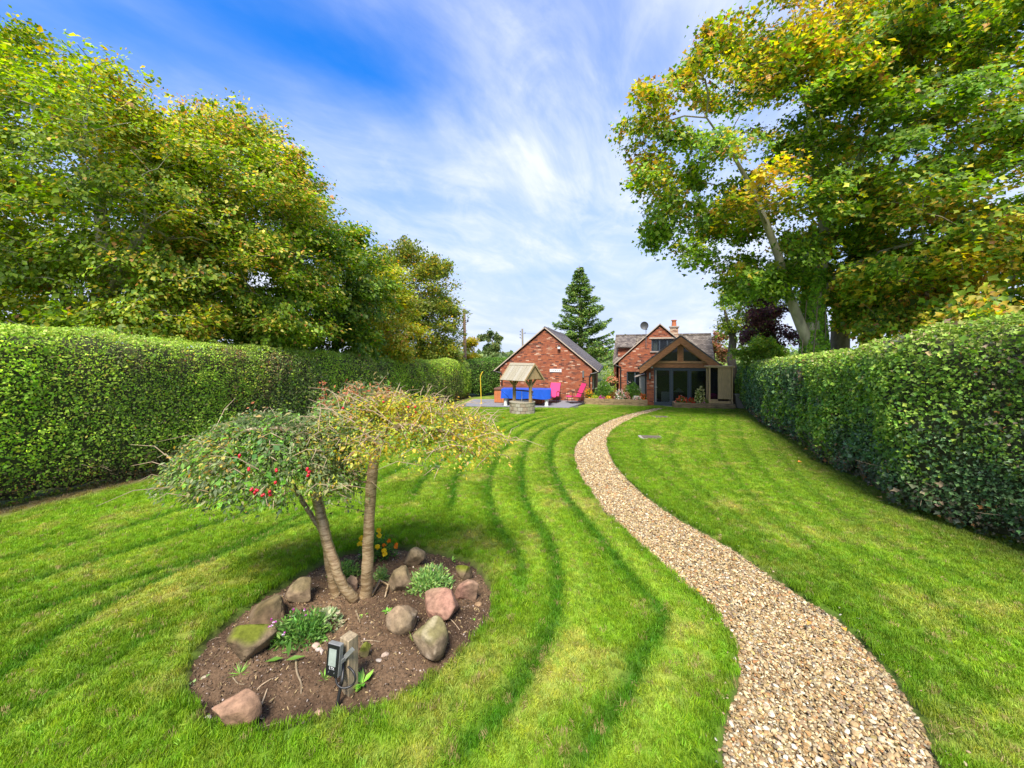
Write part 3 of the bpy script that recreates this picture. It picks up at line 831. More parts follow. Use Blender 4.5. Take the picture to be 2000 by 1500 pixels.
def col_right(p, hh, nr):
    n = len(p)
    ivy = palette(n, [(0.045, 0.088, 0.03), (0.065, 0.115, 0.038), (0.085, 0.15, 0.045), (0.15, 0.20, 0.10), (0.03, 0.055, 0.02)], [4, 4, 3, 1.8, 2])
    grn = palette(n, [(0.10, 0.18, 0.022), (0.15, 0.245, 0.03), (0.07, 0.125, 0.02), (0.22, 0.28, 0.04)], [4, 3, 3, 1.5])
    m1 = np.clip(.42 + 1.1 * vnoise(p, .9, 61) + .5 * vnoise(p, 2.6, 62) + (hh - .5) * .5, 0, 1)
    c = np.where((RNG.random(n) < m1)[:, None], grn, ivy)
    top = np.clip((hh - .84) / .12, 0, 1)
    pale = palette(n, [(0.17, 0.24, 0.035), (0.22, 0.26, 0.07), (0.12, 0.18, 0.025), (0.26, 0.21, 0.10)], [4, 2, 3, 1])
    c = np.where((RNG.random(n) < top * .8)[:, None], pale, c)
    foot = np.clip((.25 - hh) / .2, 0, 1)
    brn = palette(n, [(0.15, 0.11, 0.07), (0.06, 0.07, 0.04), (0.28, 0.12, 0.04)], [3, 5, .5])
    thin = np.clip(vnoise(p, 1.3, 67) * 1.4 + vnoise(p, 4, 68) * .6 - .8, 0, .45)
    return np.where((RNG.random(n) < foot * .6 + .01 + thin)[:, None], brn, c * 1.0)
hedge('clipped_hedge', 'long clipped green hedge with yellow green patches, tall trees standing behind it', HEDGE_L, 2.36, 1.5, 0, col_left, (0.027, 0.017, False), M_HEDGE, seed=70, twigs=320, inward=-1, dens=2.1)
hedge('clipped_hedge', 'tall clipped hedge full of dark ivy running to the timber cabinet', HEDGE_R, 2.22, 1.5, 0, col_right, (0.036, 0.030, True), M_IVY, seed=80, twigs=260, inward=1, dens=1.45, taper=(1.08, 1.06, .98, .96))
hedge('clipped_hedge', 'darker hedge behind the yellow pole beside the brick outbuilding', [(-3.6, 25.2), (-2.2, 26.2), (-0.9, 27.6), (0.2, 31.0)], 2.35, 1.6, 0,
      lambda p, hh, nr: palette(len(p), [(0.06, 0.13, 0.02), (0.09, 0.17, 0.025), (0.05, 0.09, 0.02), (0.15, 0.22, 0.04)], [4, 4, 3, 1.5]), (0.05, 0.032, False), M_HEDGE, seed=90, twigs=0, inward=-1, dens=.8)

# ------------------------------------------------------------------ trees
def sample_sprays(lobes, n, shell=0.8, per_bough=16, bough=0.62):
    """twig ends through a crown made of ellipsoids: boughs crowd towards the outside, twigs cluster on boughs in flat tiers"""
    lobes = np.array(lobes, float); C, R = lobes[:, :3], lobes[:, 3:6]
    a = (R[:, 0] * R[:, 1] + R[:, 1] * R[:, 2] + R[:, 0] * R[:, 2]); a = a / a.sum()
    pts = []; outs = []; tot = 0
    while tot < n:
        k = RNG.choice(len(lobes), p=a); d = norm(RNG.normal(size=3))
        r = 0.97 - abs(RNG.normal(0, .12)) + (RNG.uniform(.05, .2) if RNG.random() < .3 else 0) if RNG.random() < shell else RNG.uniform(.3, .85)
        p = C[k] + R[k] * d * r
        rr = np.sqrt((((p - C) / R) ** 2).sum(1)); rr[k] = 9
        if rr.min() < .70: continue
        o = norm(d / R[k]); m = max(4, int(per_bough * math.exp(RNG.normal(0, .45))))
        B = bough * min(1.0, R[k].mean() / 1.7) * (m / per_bough) ** .4
        h = norm(np.array((o[0], o[1], o[2] * .45 + .05))); sd = norm(np.cross(h, (0, 0, 1)) + 1e-6); up = np.cross(sd, h)
        t = RNG.uniform(-1.0, .75, m); s = RNG.normal(0, .42, m) * (1.1 - .45 * t); u = RNG.normal(0, .17, m) - .12 * s * s
        q = p + h * (t * B)[:, None] + sd * (s * B)[:, None] + up * (u * B)[:, None]
        pts.append(q); outs.append(norm(np.tile(o, (m, 1)) + sd * s[:, None] * .6 + RNG.normal(0, .15, (m, 3)))); tot += m
    return np.concatenate(pts), np.concatenate(outs)
def grow_limbs(trunks, pts, r_twig=0.006, mids=1, expo=2.35, maxr=None, sag=0.06, sub=None):
    """join every spray to the nearest wood already grown; radii add up towards the root"""
    nodes = []; par = []; minr = []
    for tr in trunks:
        prev = tr.get('from', -1)
        if prev == 'near' :
            d = [np.linalg.norm(np.array(q) - tr['pts'][0]) for q in nodes]; prev = int(np.argmin(d))
            seq = tr['pts'][1:]; rr = tr['rad'][1:]
        else: seq = tr['pts']; rr = tr['rad']
        for p, r in zip(seq, rr):
            nodes.append(np.asarray(p, float)); par.append(prev); minr.append(r); prev = len(nodes) - 1
    ntr = len(nodes)
    base = nodes[0]
    top = np.array(nodes)
    d0 = np.min(np.linalg.norm(pts[:, None] - top[None], axis=2), axis=1)
    order = np.argsort(d0)
    arr = np.empty((len(nodes) + len(pts) * (mids + 1) + 5, 3)); arr[:len(nodes)] = nodes; cnt = len(nodes)
    tips = np.zeros(len(pts), int)
    for i in order:
        p = pts[i]; v = p - arr[:cnt]; dist = np.sqrt((v * v).sum(1))
        pen = dist + np.clip(-v[:, 2], 0, None) * .8 + np.clip(arr[:cnt, 2] < base[2] + .9, 0, 1) * 1.5    # prefers growing upwards and outwards
        j = int(np.argmin(pen)); prev = j
        for m in range(mids):
            t = (m + 1) / (mids + 1)
            q = arr[j] * (1 - t) + p * t; q = q + RNG.normal(0, sag * dist[j] * .5, 3) + np.array((0, 0, sag * dist[j]))
            arr[cnt] = q; par.append(prev); minr.append(0); prev = cnt; cnt += 1
        arr[cnt] = p; par.append(prev); minr.append(0); tips[i] = cnt; cnt += 1
    area = np.zeros(cnt); ch = np.zeros(cnt, int)
    rad = np.zeros(cnt)
    for k in range(cnt - 1, -1, -1):
        a = area[k] if ch[k] else r_twig ** expo
        rad[k] = max(a ** (1 / expo), minr[k])
        if maxr: rad[k] = min(rad[k], maxr)
        if k < ntr and minr[k] > 0: rad[k] = minr[k]
        if par[k] >= 0: area[par[k]] += a; ch[par[k]] += 1
    # limbs: follow the thickest child
    kids = [[] for _ in range(cnt)]
    for k in range(cnt):
        if par[k] >= 0: kids[par[k]].append(k)
    mb = MB(); stack = [(k, -1) for k in range(cnt) if par[k] < 0]
    while stack:
        k, p0 = stack.pop()
        chain = []; rr = []
        if p0 >= 0: chain.append(arr[p0]); rr.append(min(rad[p0], rad[k] * 1.15))
        while True:
            chain.append(arr[k]); rr.append(rad[k])
            if not kids[k]: break
            nx = max(kids[k], key=lambda q: (q < ntr and k < ntr, rad[q]))
            for q in kids[k]:
                if q != nx: stack.append((q, k))
            k = nx
        if len(chain) > 1:
            big = max(rr)
            mb.tube(chain, rr, 10 if big > .1 else (6 if big > .03 else 4), cap=big > .03)
    return mb
def spray_leaves(pts, outs, per, length, width, L, W, colour_fn, lobed=False, flat=0.25, droop=0.12, up=0.9, jit=.4):
    """a fan of leaves about each twig end"""
    n = len(pts)
    per = np.clip((per * np.exp(RNG.normal(0, .3, n))).astype(int), 3, None)
    sid = np.repeat(np.arange(n), per); m = len(sid)
    h = outs.copy(); h[:, 2] = h[:, 2] * .6 - droop; h = norm(h + RNG.normal(0, .25, (n, 3)))
    nrm = norm(np.array((0, 0, up)) + outs * .55 + RNG.normal(0, .25, (n, 3))); nrm = norm(nrm - h * (nrm * h).sum(1, keepdims=True)); sd = np.cross(h, nrm)
    t = RNG.beta(1.4, 1.3, m) * 1.5 - 1.0; s = RNG.normal(0, .38, m) * (1.05 - .5 * np.clip(t, -1, 1))
    u = RNG.normal(0, flat * .5, m)
    sc = length * np.exp(RNG.normal(0, .2, n))
    c = pts[sid] + h[sid] * (t * sc[sid])[:, None] + sd[sid] * (s * sc[sid] * width)[:, None] + nrm[sid] * (u * sc[sid])[:, None]
    c[:, 2] -= droop * sc[sid] * np.clip(t, 0, None) ** 2
    ax = norm(h[sid] + sd[sid] * np.sign(s)[:, None] * .7 + RNG.normal(0, jit, (m, 3)) + np.array((0, 0, -droop * 2)))
    ln = norm(nrm[sid] + RNG.normal(0, jit, (m, 3)))
    sz = np.exp(RNG.normal(0, .3, m))
    return leaf_geo(c, ax, ln, L * sz, W * sz, colour_fn(c, sid, n, pts, outs), lobed)
def crown_colours(greens, gw, autumn, aw, amount, seed, out_bias=0.5):
    def fn(c, sid, n, pts, outs):
        m = len(c)
        tone = np.exp(.22 * vnoise(pts, .55, seed) + RNG.normal(0, .16, n))
        a_am = np.clip(amount * (1 + 1.5 * vnoise(pts, .45, seed + 1) + .8 * vnoise(pts, 1.4, seed + 2)) + out_bias * amount * (outs[:, 2]), 0, .95)
        g = palette(m, greens, gw, .16); u = palette(m, autumn, aw, .16)
        isa = RNG.random(m) < a_am[sid]
        return np.where(isa[:, None], u, g) * tone[sid][:, None]
    return fn
def tree(name, label, trunks, lobes, n_spray, per, length, L, W, cf, bark, base=None, limb_every=1, lobed=False, group=None, r_twig=.006, width=.75, flat=.25, droop=.12, maxr=None, shell=.8, mat=None, jit=.4, cat='tree', bough=.62, per_bough=16):
    b = np.asarray(trunks[0]['pts'][0], float)
    root = thing(name, label, cat, b, group=group)
    pts, outs = sample_sprays(lobes, n_spray, shell, per_bough, bough)
    mb = grow_limbs(trunks, pts[::limb_every] - outs[::limb_every] * length * .3, r_twig, maxr=maxr)
    part('trunk', mb, bark, root, smooth=True, world_off=b)
    leaf_object('crown', [spray_leaves(pts, outs, per, length, width, L, W, cf, lobed, flat, droop, jit=jit)], mat or M_LEAF, root, b)
    return root
def lob(px, py, r, Y, ry=None, rz=None):
    c = P(px, py, Y); k = Y / F
    return (*c, r * k, (ry or r) * k, (rz or r) * k)
def stem(pix, rad, **kw): return dict(pts=[P(*p) for p in pix], rad=rad, **kw)
def ground_stem(x, y, pts, rad): return dict(pts=[np.array((x, y, float(gz(x, y)) - .15))] + [np.asarray(p, float) for p in pts], rad=rad)

# beeches and neighbours behind the left hedge
BG = [(0.115, 0.175, 0.014), (0.16, 0.225, 0.018), (0.075, 0.125, 0.012), (0.22, 0.25, 0.025), (0.05, 0.09, 0.01)]
BA = [(0.27, 0.24, 0.025), (0.32, 0.20, 0.025), (0.20, 0.10, 0.03), (0.27, 0.26, 0.05)]
x1, y1 = -10.2, 9.6
tree('beech_tree', 'biggest leafy green beech with pale limbs behind the long hedge, orange tinged', [
    ground_stem(x1, y1, [(x1 + .1, y1, 1.3), (x1 + .2, y1, 2.6), (x1 + .1, y1 + .2, 4.2), (x1 - .1, y1 + .2, 6.0), (x1 + .2, y1, 7.6)], [.30, .26, .23, .17, .10, .05]),
    dict(pts=[np.array((x1 + .2, y1, 2.4)), np.array((x1 + 1.3, y1 - .6, 3.6)), np.array((x1 + 2.4, y1 - 1.2, 4.5))], rad=[.2, .12, .06], **{'from': 'near'}),
    dict(pts=[np.array((x1 + .2, y1, 2.6)), np.array((x1 - 1.4, y1 - .4, 3.8)), np.array((x1 - 2.2, y1 - .8, 5.2))], rad=[.2, .12, .06], **{'from': 'near'})],
    [lob(40, 330, 240, 9.3, 230, 210), lob(220, 340, 195, 9.0, 210, 165), lob(120, 500, 260, 8.6, 200, 150), lob(330, 470, 150, 9.2, 170, 150), lob(20, 165, 120, 9.6, 150, 95), lob(-220, 420, 260, 9.8, 250, 230), lob(180, 610, 220, 8.4, 150, 70), lob(-60, 630, 200, 8.2, 150, 75), lob(260, 650, 150, 8.2, 110, 45), lob(300, 290, 90, 9.4, 110, 95)],
    9800, 20, .40, .08, .052, crown_colours(BG, [5, 4, 4, 2, 2.5], BA, [4, 2, 1, 3], .16, 101), M_BARK_PALE, limb_every=3, droop=.2, width=.8)
x2, y2 = -8.3, 12.0
tree('beech_tree', 'beech with rusty brown top between its two green neighbours behind the hedge', [
    ground_stem(x2, y2, [(x2, y2, 1.2), (x2 + .1, y2, 3.0), (x2, y2 + .1, 5.0), (x2 + .1, y2, 7.0)], [.24, .21, .17, .11, .05])],
    [lob(430, 390, 150, 11.4, 170, 150), lob(520, 440, 125, 11.4, 150, 120), lob(470, 560, 165, 10.8, 150, 95), lob(360, 290, 75, 11.6, 90, 85), lob(470, 300, 70, 11.6, 90, 70), lob(560, 350, 55, 11.5, 70, 55), lob(420, 640, 120, 10.4, 110, 40), lob(540, 640, 90, 10.8, 100, 42)],
    5400, 20, .42, .086, .055, crown_colours(BG, [5, 4, 4, 2, 2.5], [(0.36, 0.26, 0.05), (0.34, 0.15, 0.05), (0.30, 0.28, 0.04), (0.42, 0.33, 0.08)], [3, 2, 2, 3], .22, 111, 1.0), M_BARK_PALE, limb_every=3, droop=.2, width=.8)
x3, y3 = -6.9, 15.3
tree('beech_tree', 'dark green tree leaning towards the lawn before the round tree', [
    ground_stem(x3, y3, [(x3, y3, 1.2), (x3 + .1, y3, 3.0), (x3 + .1, y3, 5.0)], [.2, .17, .12, .06])],
    [lob(610, 470, 85, 14.8, 110, 100), lob(640, 560, 120, 14.4, 120, 100), lob(690, 560, 80, 14.6, 90, 75), lob(590, 620, 110, 14, 90, 50), lob(690, 470, 30, 14.8, 40, 35), lob(600, 665, 90, 13.6, 70, 30), lob(690, 670, 60, 14, 60, 30)],
    2600, 18, .46, .104, .068, crown_colours([(0.085, 0.14, 0.014), (0.06, 0.11, 0.012), (0.12, 0.18, 0.018), (0.035, 0.07, 0.01)], [4, 4, 3, 2], BA, [5, 2, .5, 2], .10, 121), M_BARK, limb_every=3, droop=.2)
x4, y4 = -5.9, 18.2
tree('hornbeam_tree', 'yellowing rounded tree next to the tall round tree beyond the hedge', [
    ground_stem(x4, y4, [(x4, y4, 1.2), (x4, y4, 3.4)], [.16, .13, .07])],
    [lob(735, 590, 62, 17.8, 80, 75), lob(770, 630, 55, 17.6, 70, 55), lob(710, 640, 60, 17.4, 70, 45), lob(750, 678, 60, 17, 60, 24)],
    1300, 17, .46, .11, .07, crown_colours([(0.16, 0.20, 0.018), (0.11, 0.16, 0.016), (0.22, 0.24, 0.025)], [4, 3, 2], BA, [6, 2.5, .3, 2], .30, 131), M_BARK, limb_every=3)
x5, y5 = -5.9, 25.0
tree('oak_tree', 'tall round olive green tree beside the brown telegraph pole', [
    ground_stem(x5, y5, [(x5, y5, 1.2), (x5, y5, 3.4), (x5 + .1, y5, 5.4)], [.22, .19, .14, .07])],
    [lob(800, 545, 68, 24.5, 80, 62), lob(838, 575, 66, 24.5, 80, 72), lob(780, 600, 70, 24.2, 80, 70), lob(850, 640, 55, 24.3, 70, 60), lob(800, 660, 70, 24, 70, 40), lob(868, 545, 26, 24.5, 30, 34), lob(820, 690, 75, 23.6, 60, 22), lob(870, 685, 30, 23.8, 36, 26)],
    2500, 16, .6, .14, .095, crown_colours([(0.10, 0.13, 0.02), (0.14, 0.17, 0.028), (0.065, 0.09, 0.015), (0.18, 0.18, 0.035)], [4, 4, 3, 1.5], [(0.28, 0.22, 0.03), (0.3, 0.16, 0.03)], [3, 1], .10, 141), M_BARK, limb_every=3, droop=-.1, flat=.5)
tree('field_maple', 'small golden bush right behind the telegraph pole', [ground_stem(-3.1, 30, [(-3.1, 30, .3), (-3.1, 30, 1.2)], [.08, .06, .03])],
    [lob(918, 680, 16, 29.5, 18, 22), lob(915, 700, 20, 29, 20, 14)], 260, 14, .5, .13, .085, crown_colours([(0.20, 0.22, 0.02), (0.14, 0.18, 0.02)], [1, 1], [(0.26, 0.21, 0.02), (0.26, 0.16, 0.02)], [3, 1], .4, 151), M_BARK, limb_every=3)

# far parkland oak and wood on the rise
xo, yo = -3.9, 78.0
tree('parkland_oak', 'far dark oak standing alone in the field beyond the pole', [ground_stem(xo, yo, [(xo + .2, yo, 1.2), (xo + .3, yo, 2.6), (xo, yo, 4.2)], [.5, .4, .3, .12])],
    [lob(956, 655, 12, 78, 14, 9), lob(968, 662, 10, 78, 14, 7), lob(945, 660, 11, 78, 14, 5), lob(950, 678, 13, 78, 15, 9), lob(968, 680, 10, 78, 14, 10), lob(958, 690, 16, 78, 15, 6)],
    520, 14, .7, .34, .24, crown_colours([(0.085, 0.12, 0.04), (0.12, 0.155, 0.045), (0.065, 0.09, 0.03)], [3, 2, 2], [(0.15, 0.13, 0.04)], [1], .08, 161), M_BARK, limb_every=2, flat=.5, r_twig=.02)
def far_wood():
    geos = []
    n = 3800
    x = RNG.uniform(-60, 210, n); y = 150 + 50 * RNG.random(n) + np.abs(x) * .1
    hgt = 3.0 + 1.2 * vnoise(np.c_[x, y], .06, 5) + 1.0 * vnoise(np.c_[x, y], .2, 6)
    g0 = -1.1 + np.clip((np.hypot(x, y) - 120) / 500, 0, 1) * (vnoise(np.c_[x, y], 0.004, 3) * 5.0 + 1.0)
    z = g0 + np.sqrt(RNG.random(n)) * np.clip(hgt, 1.2, 8)
    ax = norm(RNG.normal(size=(n, 3))); ln = norm(RNG.normal(size=(n, 3)) + np.array((0, -.6, .8)))
    c = palette(n, [(0.06, 0.10, 0.03), (0.09, 0.12, 0.035), (0.14, 0.15, 0.05), (0.05, 0.08, 0.03)], [3, 3, 1.5, 2])
    geos.append(leaf_geo(np.c_[x, y, z], ax, ln, 2.6, 1.9, c))
    # bank of bushes and rough growth closer by, beyond the hedge end and behind the house
    for (bx, by, bw, bd, bh, m) in [(-1.5, 38, 5, 3, 1.6, 1700), (9, 50, 9, 3, 2.6, 1500), (24, 40, 9, 5, 4.0, 1700), (-16, 34, 10, 5, 3, 1400)]:
        th = RNG.uniform(0, 6.283, m); r = np.sqrt(RNG.random(m)); xx = bx + bw * r * np.cos(th); yy = by + bd * r * np.sin(th)
        zz = -1.1 + RNG.random(m) ** .6 * bh * (1 + .4 * vnoise(np.c_[xx, yy], .35, 7)) * np.sqrt(np.clip(1 - r ** 4, .1, 1))
        c = palette(m, [(0.08, 0.13, 0.025), (0.12, 0.18, 0.03), (0.17, 0.21, 0.05), (0.06, 0.09, 0.02)], [3, 3, 2, 2])
        geos.append(leaf_geo(np.c_[xx, yy, zz], norm(RNG.normal(size=(m, 3))), norm(RNG.normal(size=(m, 3)) * .7 + np.array((0, -.4, 1))), .42, .26, c))
    o = leaf_object('far_woodland', geos, M_LEAF, None)
    tag(o, 'far wooded rise and rough bushes beyond the garden', 'woodland', kind='stuff')
far_wood()

# sycamores behind the right hedge
SG = [(0.085, 0.15, 0.014), (0.12, 0.20, 0.018), (0.05, 0.095, 0.012), (0.17, 0.23, 0.022), (0.03, 0.06, 0.01)]
SA = [(0.31, 0.25, 0.03), (0.32, 0.19, 0.04), (0.22, 0.11, 0.04), (0.29, 0.29, 0.03)]
t0 = P(1588, 690, 13.2); bx_, by_ = t0[0], t0[1]
tree('sycamore_tree', 'spreading sycamore with forked ivy clad trunk and orange tipped leaves', [
    dict(pts=[np.array((bx_, by_, float(gz(bx_, by_)) - .2)), P(1590, 690, 13.2), P(1590, 640, 13.2), P(1594, 580, 13.2), P(1604, 520, 13.2), P(1612, 450, 13.2), P(1596, 370, 13.1), P(1590, 280, 13.0), P(1570, 170, 13.0), P(1560, 80, 13)], rad=[.40, .31, .26, .215, .19, .16, .13, .09, .055, .025]),
    dict(pts=[P(1588, 680, 13.2), P(1566, 640, 13.2), P(1552, 605, 13.1), P(1535, 560, 13.0), P(1522, 505, 12.9), P(1498, 440, 12.8), P(1470, 370, 12.7), P(1430, 300, 12.6), P(1380, 230, 12.6)], rad=[.2, .16, .15, .135, .12, .10, .075, .05, .025], **{'from': 'near'}),
    dict(pts=[P(1598, 560, 13.2), P(1650, 525, 12.8), P(1720, 492, 12.2), P(1800, 470, 11.6)], rad=[.09, .07, .055, .035], **{'from': 'near'}),
    dict(pts=[P(1606, 510, 13.2), P(1640, 440, 13.2), P(1660, 360, 13.2), P(1690, 270, 13.0), P(1720, 160, 13.0)], rad=[.12, .10, .08, .055, .03], **{'from': 'near'})],
    [lob(1430, 265, 185, 12.9, 210, 175), lob(1630, 105, 215, 13.2, 220, 160), lob(1640, 330, 230, 13.6, 220, 190), lob(1500, 430, 150, 13.0, 160, 105), lob(1290, 235, 68, 12.8, 90, 85), lob(1320, 370, 80, 12.8, 90, 75), lob(1700, 470, 170, 13.0, 160, 110), lob(1420, 490, 75, 13, 90, 62), lob(1470, 545, 60, 13.2, 70, 40), lob(1360, 130, 42, 13, 60, 44), lob(1560, 520, 120, 14.2, 110, 70), lob(1660, 570, 110, 14.0, 100, 55), lob(1760, 590, 110, 12.6, 100, 48)],
    4300, 20, .52, .122, .118, crown_colours(SG, [4, 5, 3, 3, 1], SA, [5, 3, 1, 4], .38, 171, 1.0), M_BARK_PALE, limb_every=2, lobed=True, droop=.16, flat=.4, shell=.86, r_twig=.007, maxr=.34)
bx_, by_ = P(1640, 690, 14.4)[:2]
tree('sycamore_tree', 'second sycamore with plain dark trunk, its low limbs reaching over the hedge', [
    dict(pts=[np.array((bx_, by_, float(gz(bx_, by_)) - .2)), P(1640, 690, 14.4), P(1642, 620, 14.4), P(1655, 540, 14.2), P(1690, 440, 13.6), P(1740, 330, 12.6), P(1800, 200, 11.8)], rad=[.34, .30, .27, .22, .16, .10, .05]),
    dict(pts=[P(1642, 640, 14.4), P(1690, 600, 13.6), P(1760, 570, 12.6), P(1850, 540, 11.4)], rad=[.11, .085, .065, .04], **{'from': 'near'}),
    dict(pts=[P(1690, 440, 13.6), P(1790, 380, 12.2), P(1880, 350, 11.0)], rad=[.10, .07, .04], **{'from': 'near'})],
    [lob(1830, 230, 230, 11.6, 220, 220), lob(1900, 440, 220, 10.8, 200, 170), lob(1790, 560, 120, 11.6, 130, 80), lob(1960, 570, 130, 9.6, 120, 70), lob(2080, 330, 240, 10.6, 220, 240), lob(1790, 30, 150, 12.2, 160, 110), lob(1700, 610, 70, 13.0, 80, 34), lob(1860, 620, 90, 10.8, 90, 36), lob(1740, 620, 80, 12, 80, 36), lob(1960, 640, 110, 9.4, 100, 40), lob(1700, 520, 120, 14, 120, 80)],
    4300, 20, .50, .125, .12, crown_colours(SG, [4, 5, 3, 3, 1], SA, [6, 3, .8, 5], .38, 181, .6), M_BARK, limb_every=2, lobed=True, droop=.16, flat=.4, shell=.84, r_twig=.007, maxr=.36)
def ivy_sleeve():
    # ivy climbing the forked trunk
    root = thing('ivy_plant', 'bright green ivy climbing the forked sycamore trunk', 'ivy', (t0[0], t0[1], float(gz(*t0[:2]))))
    n = 5200; h = RNG.random(n) ** .9; a = RNG.uniform(0, 6.283, n)
    zz = float(gz(*t0[:2])) + .2 + h * 5.0; r = (.46 - .19 * h) + .10 * vnoise(np.c_[a, zz], 1.5, 4)
    c = np.c_[t0[0] + r * np.cos(a) + (h * .1), t0[1] + r * np.sin(a), zz]; o = np.c_[np.cos(a), np.sin(a), np.zeros(n)]
    leaf_object('foliage', [leaf_geo(c, norm(RNG.normal(0, .5, (n, 3)) + np.array((0, 0, -.7))), norm(o + RNG.normal(0, .4, (n, 3))), .11, .10, palette(n, [(0.09, 0.19, 0.015), (0.14, 0.25, 0.02), (0.06, 0.12, 0.015)], [4, 3, 2]), True)], M_IVY, root, np.array(root.location))
    st = MB()
    for k in range(7):
        aa = k * .9; st.tube([(t0[0] + (.47 - .15 * z / 4.6) * math.cos(aa + z * .2), t0[1] + (.47 - .15 * z / 4.6) * math.sin(aa + z * .2), float(gz(*t0[:2])) - .05 + z) for z in np.linspace(0, 4.2, 9)], .018, 5)
    part('stem', st, M_BARK, root, world_off=np.array(root.location))
ivy_sleeve()
# smaller trees and shrubs between sycamores and house
tree('ivy_clad_tree', 'slim tree with dark ivy sleeve beside the house roof', [
    ground_stem(13.0, 22.6, [P(1428, 700, 22.6), P(1432, 660, 22.6), P(1420, 625, 22.6), P(1414, 600, 22.6)], [.24, .22, .2, .1, .05]),
    dict(pts=[P(1432, 660, 22.6), P(1440, 620, 22.6), P(1448, 590, 22.4), P(1444, 560, 22.4)], rad=[.11, .09, .07, .03], **{'from': 'near'})],
    [lob(1445, 590, 34, 22.4, 40, 42), lob(1425, 625, 20, 22.4, 30, 30), lob(1460, 640, 34, 22.2, 40, 45), lob(1440, 560, 22, 22.4, 26, 20), lob(1490, 600, 30, 22, 40, 50)],
    900, 13, .5, .11, .075, crown_colours([(0.10, 0.15, 0.02), (0.14, 0.20, 0.022), (0.07, 0.11, 0.016)], [3, 3, 2], [(0.3, 0.28, 0.03)], [1], .12, 191), M_BARK, limb_every=2)
tree('copper_beech', 'small purple leaved tree in front of the ivy clad trunk', [ground_stem(12.6, 19.5, [P(1520, 690, 19.5), P(1510, 650, 19.5), P(1495, 610, 19.5)], [.16, .13, .1, .04])],
    [lob(1492, 610, 40, 19.2, 45, 40), lob(1470, 640, 28, 19.2, 36, 26), lob(1515, 650, 32, 19.2, 36, 36)],
    620, 14, .45, .11, .075, crown_colours([(0.055, 0.018, 0.024), (0.08, 0.03, 0.035), (0.035, 0.015, 0.016), (0.07, 0.09, 0.02)], [4, 3, 3, 1.6], [(0.12, 0.05, 0.04)], [1], .1, 201), M_BARK, limb_every=2)
tree('garden_shrub', 'low bright green shrub at the hedge top under the purple tree', [ground_stem(11.4, 18.2, [P(1490, 700, 18.2), P(1490, 685, 18.2)], [.06, .05, .02])],
    [lob(1480, 685, 34, 18.0, 36, 20), lob(1515, 682, 24, 17.6, 30, 18), lob(1455, 695, 20, 18.2, 26, 14)],
    420, 14, .35, .09, .06, crown_colours([(0.15, 0.23, 0.025), (0.10, 0.17, 0.02), (0.20, 0.27, 0.04)], [3, 3, 2], [(0.3, 0.3, 0.04)], [1], .08, 211), M_BARK, limb_every=3, cat='shrub')
tree('garden_shrub', 'reddish brown shrub behind the house roof corner', [ground_stem(13.6, 27.5, [P(1395, 700, 27.5), P(1395, 680, 27.5)], [.08, .06, .03])],
    [lob(1398, 675, 18, 27.5, 22, 20), lob(1412, 690, 16, 27, 20, 16), lob(1405, 660, 10, 27.5, 12, 10)],
    300, 13, .5, .12, .08, crown_colours([(0.16, 0.07, 0.04), (0.10, 0.055, 0.03), (0.10, 0.13, 0.03)], [3, 2, 2], [(0.25, 0.1, 0.05)], [1], .15, 221), M_BARK, limb_every=3, cat='shrub')
# spruce behind the outbuilding
def spruce():
    X, Y = P(1135, 690, 40)[:2]; gb = float(gz(X, Y)); top = P(1130, 516, 40)[2]
    root = thing('spruce_tree', 'dark green spruce rising behind the brick outbuilding roof', 'tree', (X, Y, gb))
    H = top - gb; mb = MB(); mb.tube([(X, Y, gb - .1), (X - .05, Y, gb + H * .5), (X - .2, Y, top - .1)], [.34, .2, .02], 8)
    geos_c = []; geos_a = []; geos_n = []
    z = gb + 1.6
    while z < top - .25:
        f = (z - gb) / H; R = (4.7 * (1 - f) ** .85 + .12) * (1.0 if f > .25 else .85 + .2 * random.random())
        for k in range(random.randint(5, 7)):
            a = random.uniform(0, 6.283); r = R * random.uniform(.6, 1.12)
            if random.random() < .07: r *= 1.25
            tip = Vector((X - .1 + r * math.cos(a), Y + r * math.sin(a), z + r * random.uniform(-.02, .32)))
            mid = Vector((X - .1 + r * .55 * math.cos(a), Y + r * .55 * math.sin(a), z - .10 * r))
            mb.tube([(X - .1 * f, Y, z), mid, tip], [.045, .03, .01], 4, cap=False)
            m = int(60 * r) + 12
            t = RNG.beta(1.6, 1.0, m); c = np.array([(Vector((X, Y, z)) * (1 - s) ** 2 + mid * 2 * s * (1 - s) + tip * s * s)[:] for s in t])
            od = np.array((math.cos(a), math.sin(a), .15)); sd = np.array((-math.sin(a), math.cos(a), 0))
            w = RNG.normal(0, .22, m) * (1.1 - .6 * t) * min(1.5, r * .6 + .3)
            c += sd * w[:, None] + np.array((0, 0, 1)) * (-np.abs(RNG.normal(0, .16, m)))[:, None]
            geos_c.append(c); geos_a.append(norm(od + sd * np.sign(w)[:, None] * .6 + RNG.normal(0, .3, (m, 3)) + np.array((0, 0, -.35)))); geos_n.append(norm(RNG.normal(0, .6, (m, 3)) + np.array((0, 0, 1))))
        z += random.uniform(.22, .36)
    c = np.concatenate(geos_c); m = len(c)
    cc = palette(m, [(0.066, 0.125, 0.02), (0.105, 0.17, 0.026), (0.045, 0.085, 0.018), (0.15, 0.20, 0.034), (0.17, 0.13, 0.055)], [4, 4, 3, 2, .5])
    part('trunk', mb, M_BARK, root, smooth=True, world_off=np.array(root.location))
    leaf_object('crown', [leaf_geo(c, np.concatenate(geos_a), np.concatenate(geos_n), .30, .10, cc)], M_NEEDLE, root, np.array(root.location))
spruce()
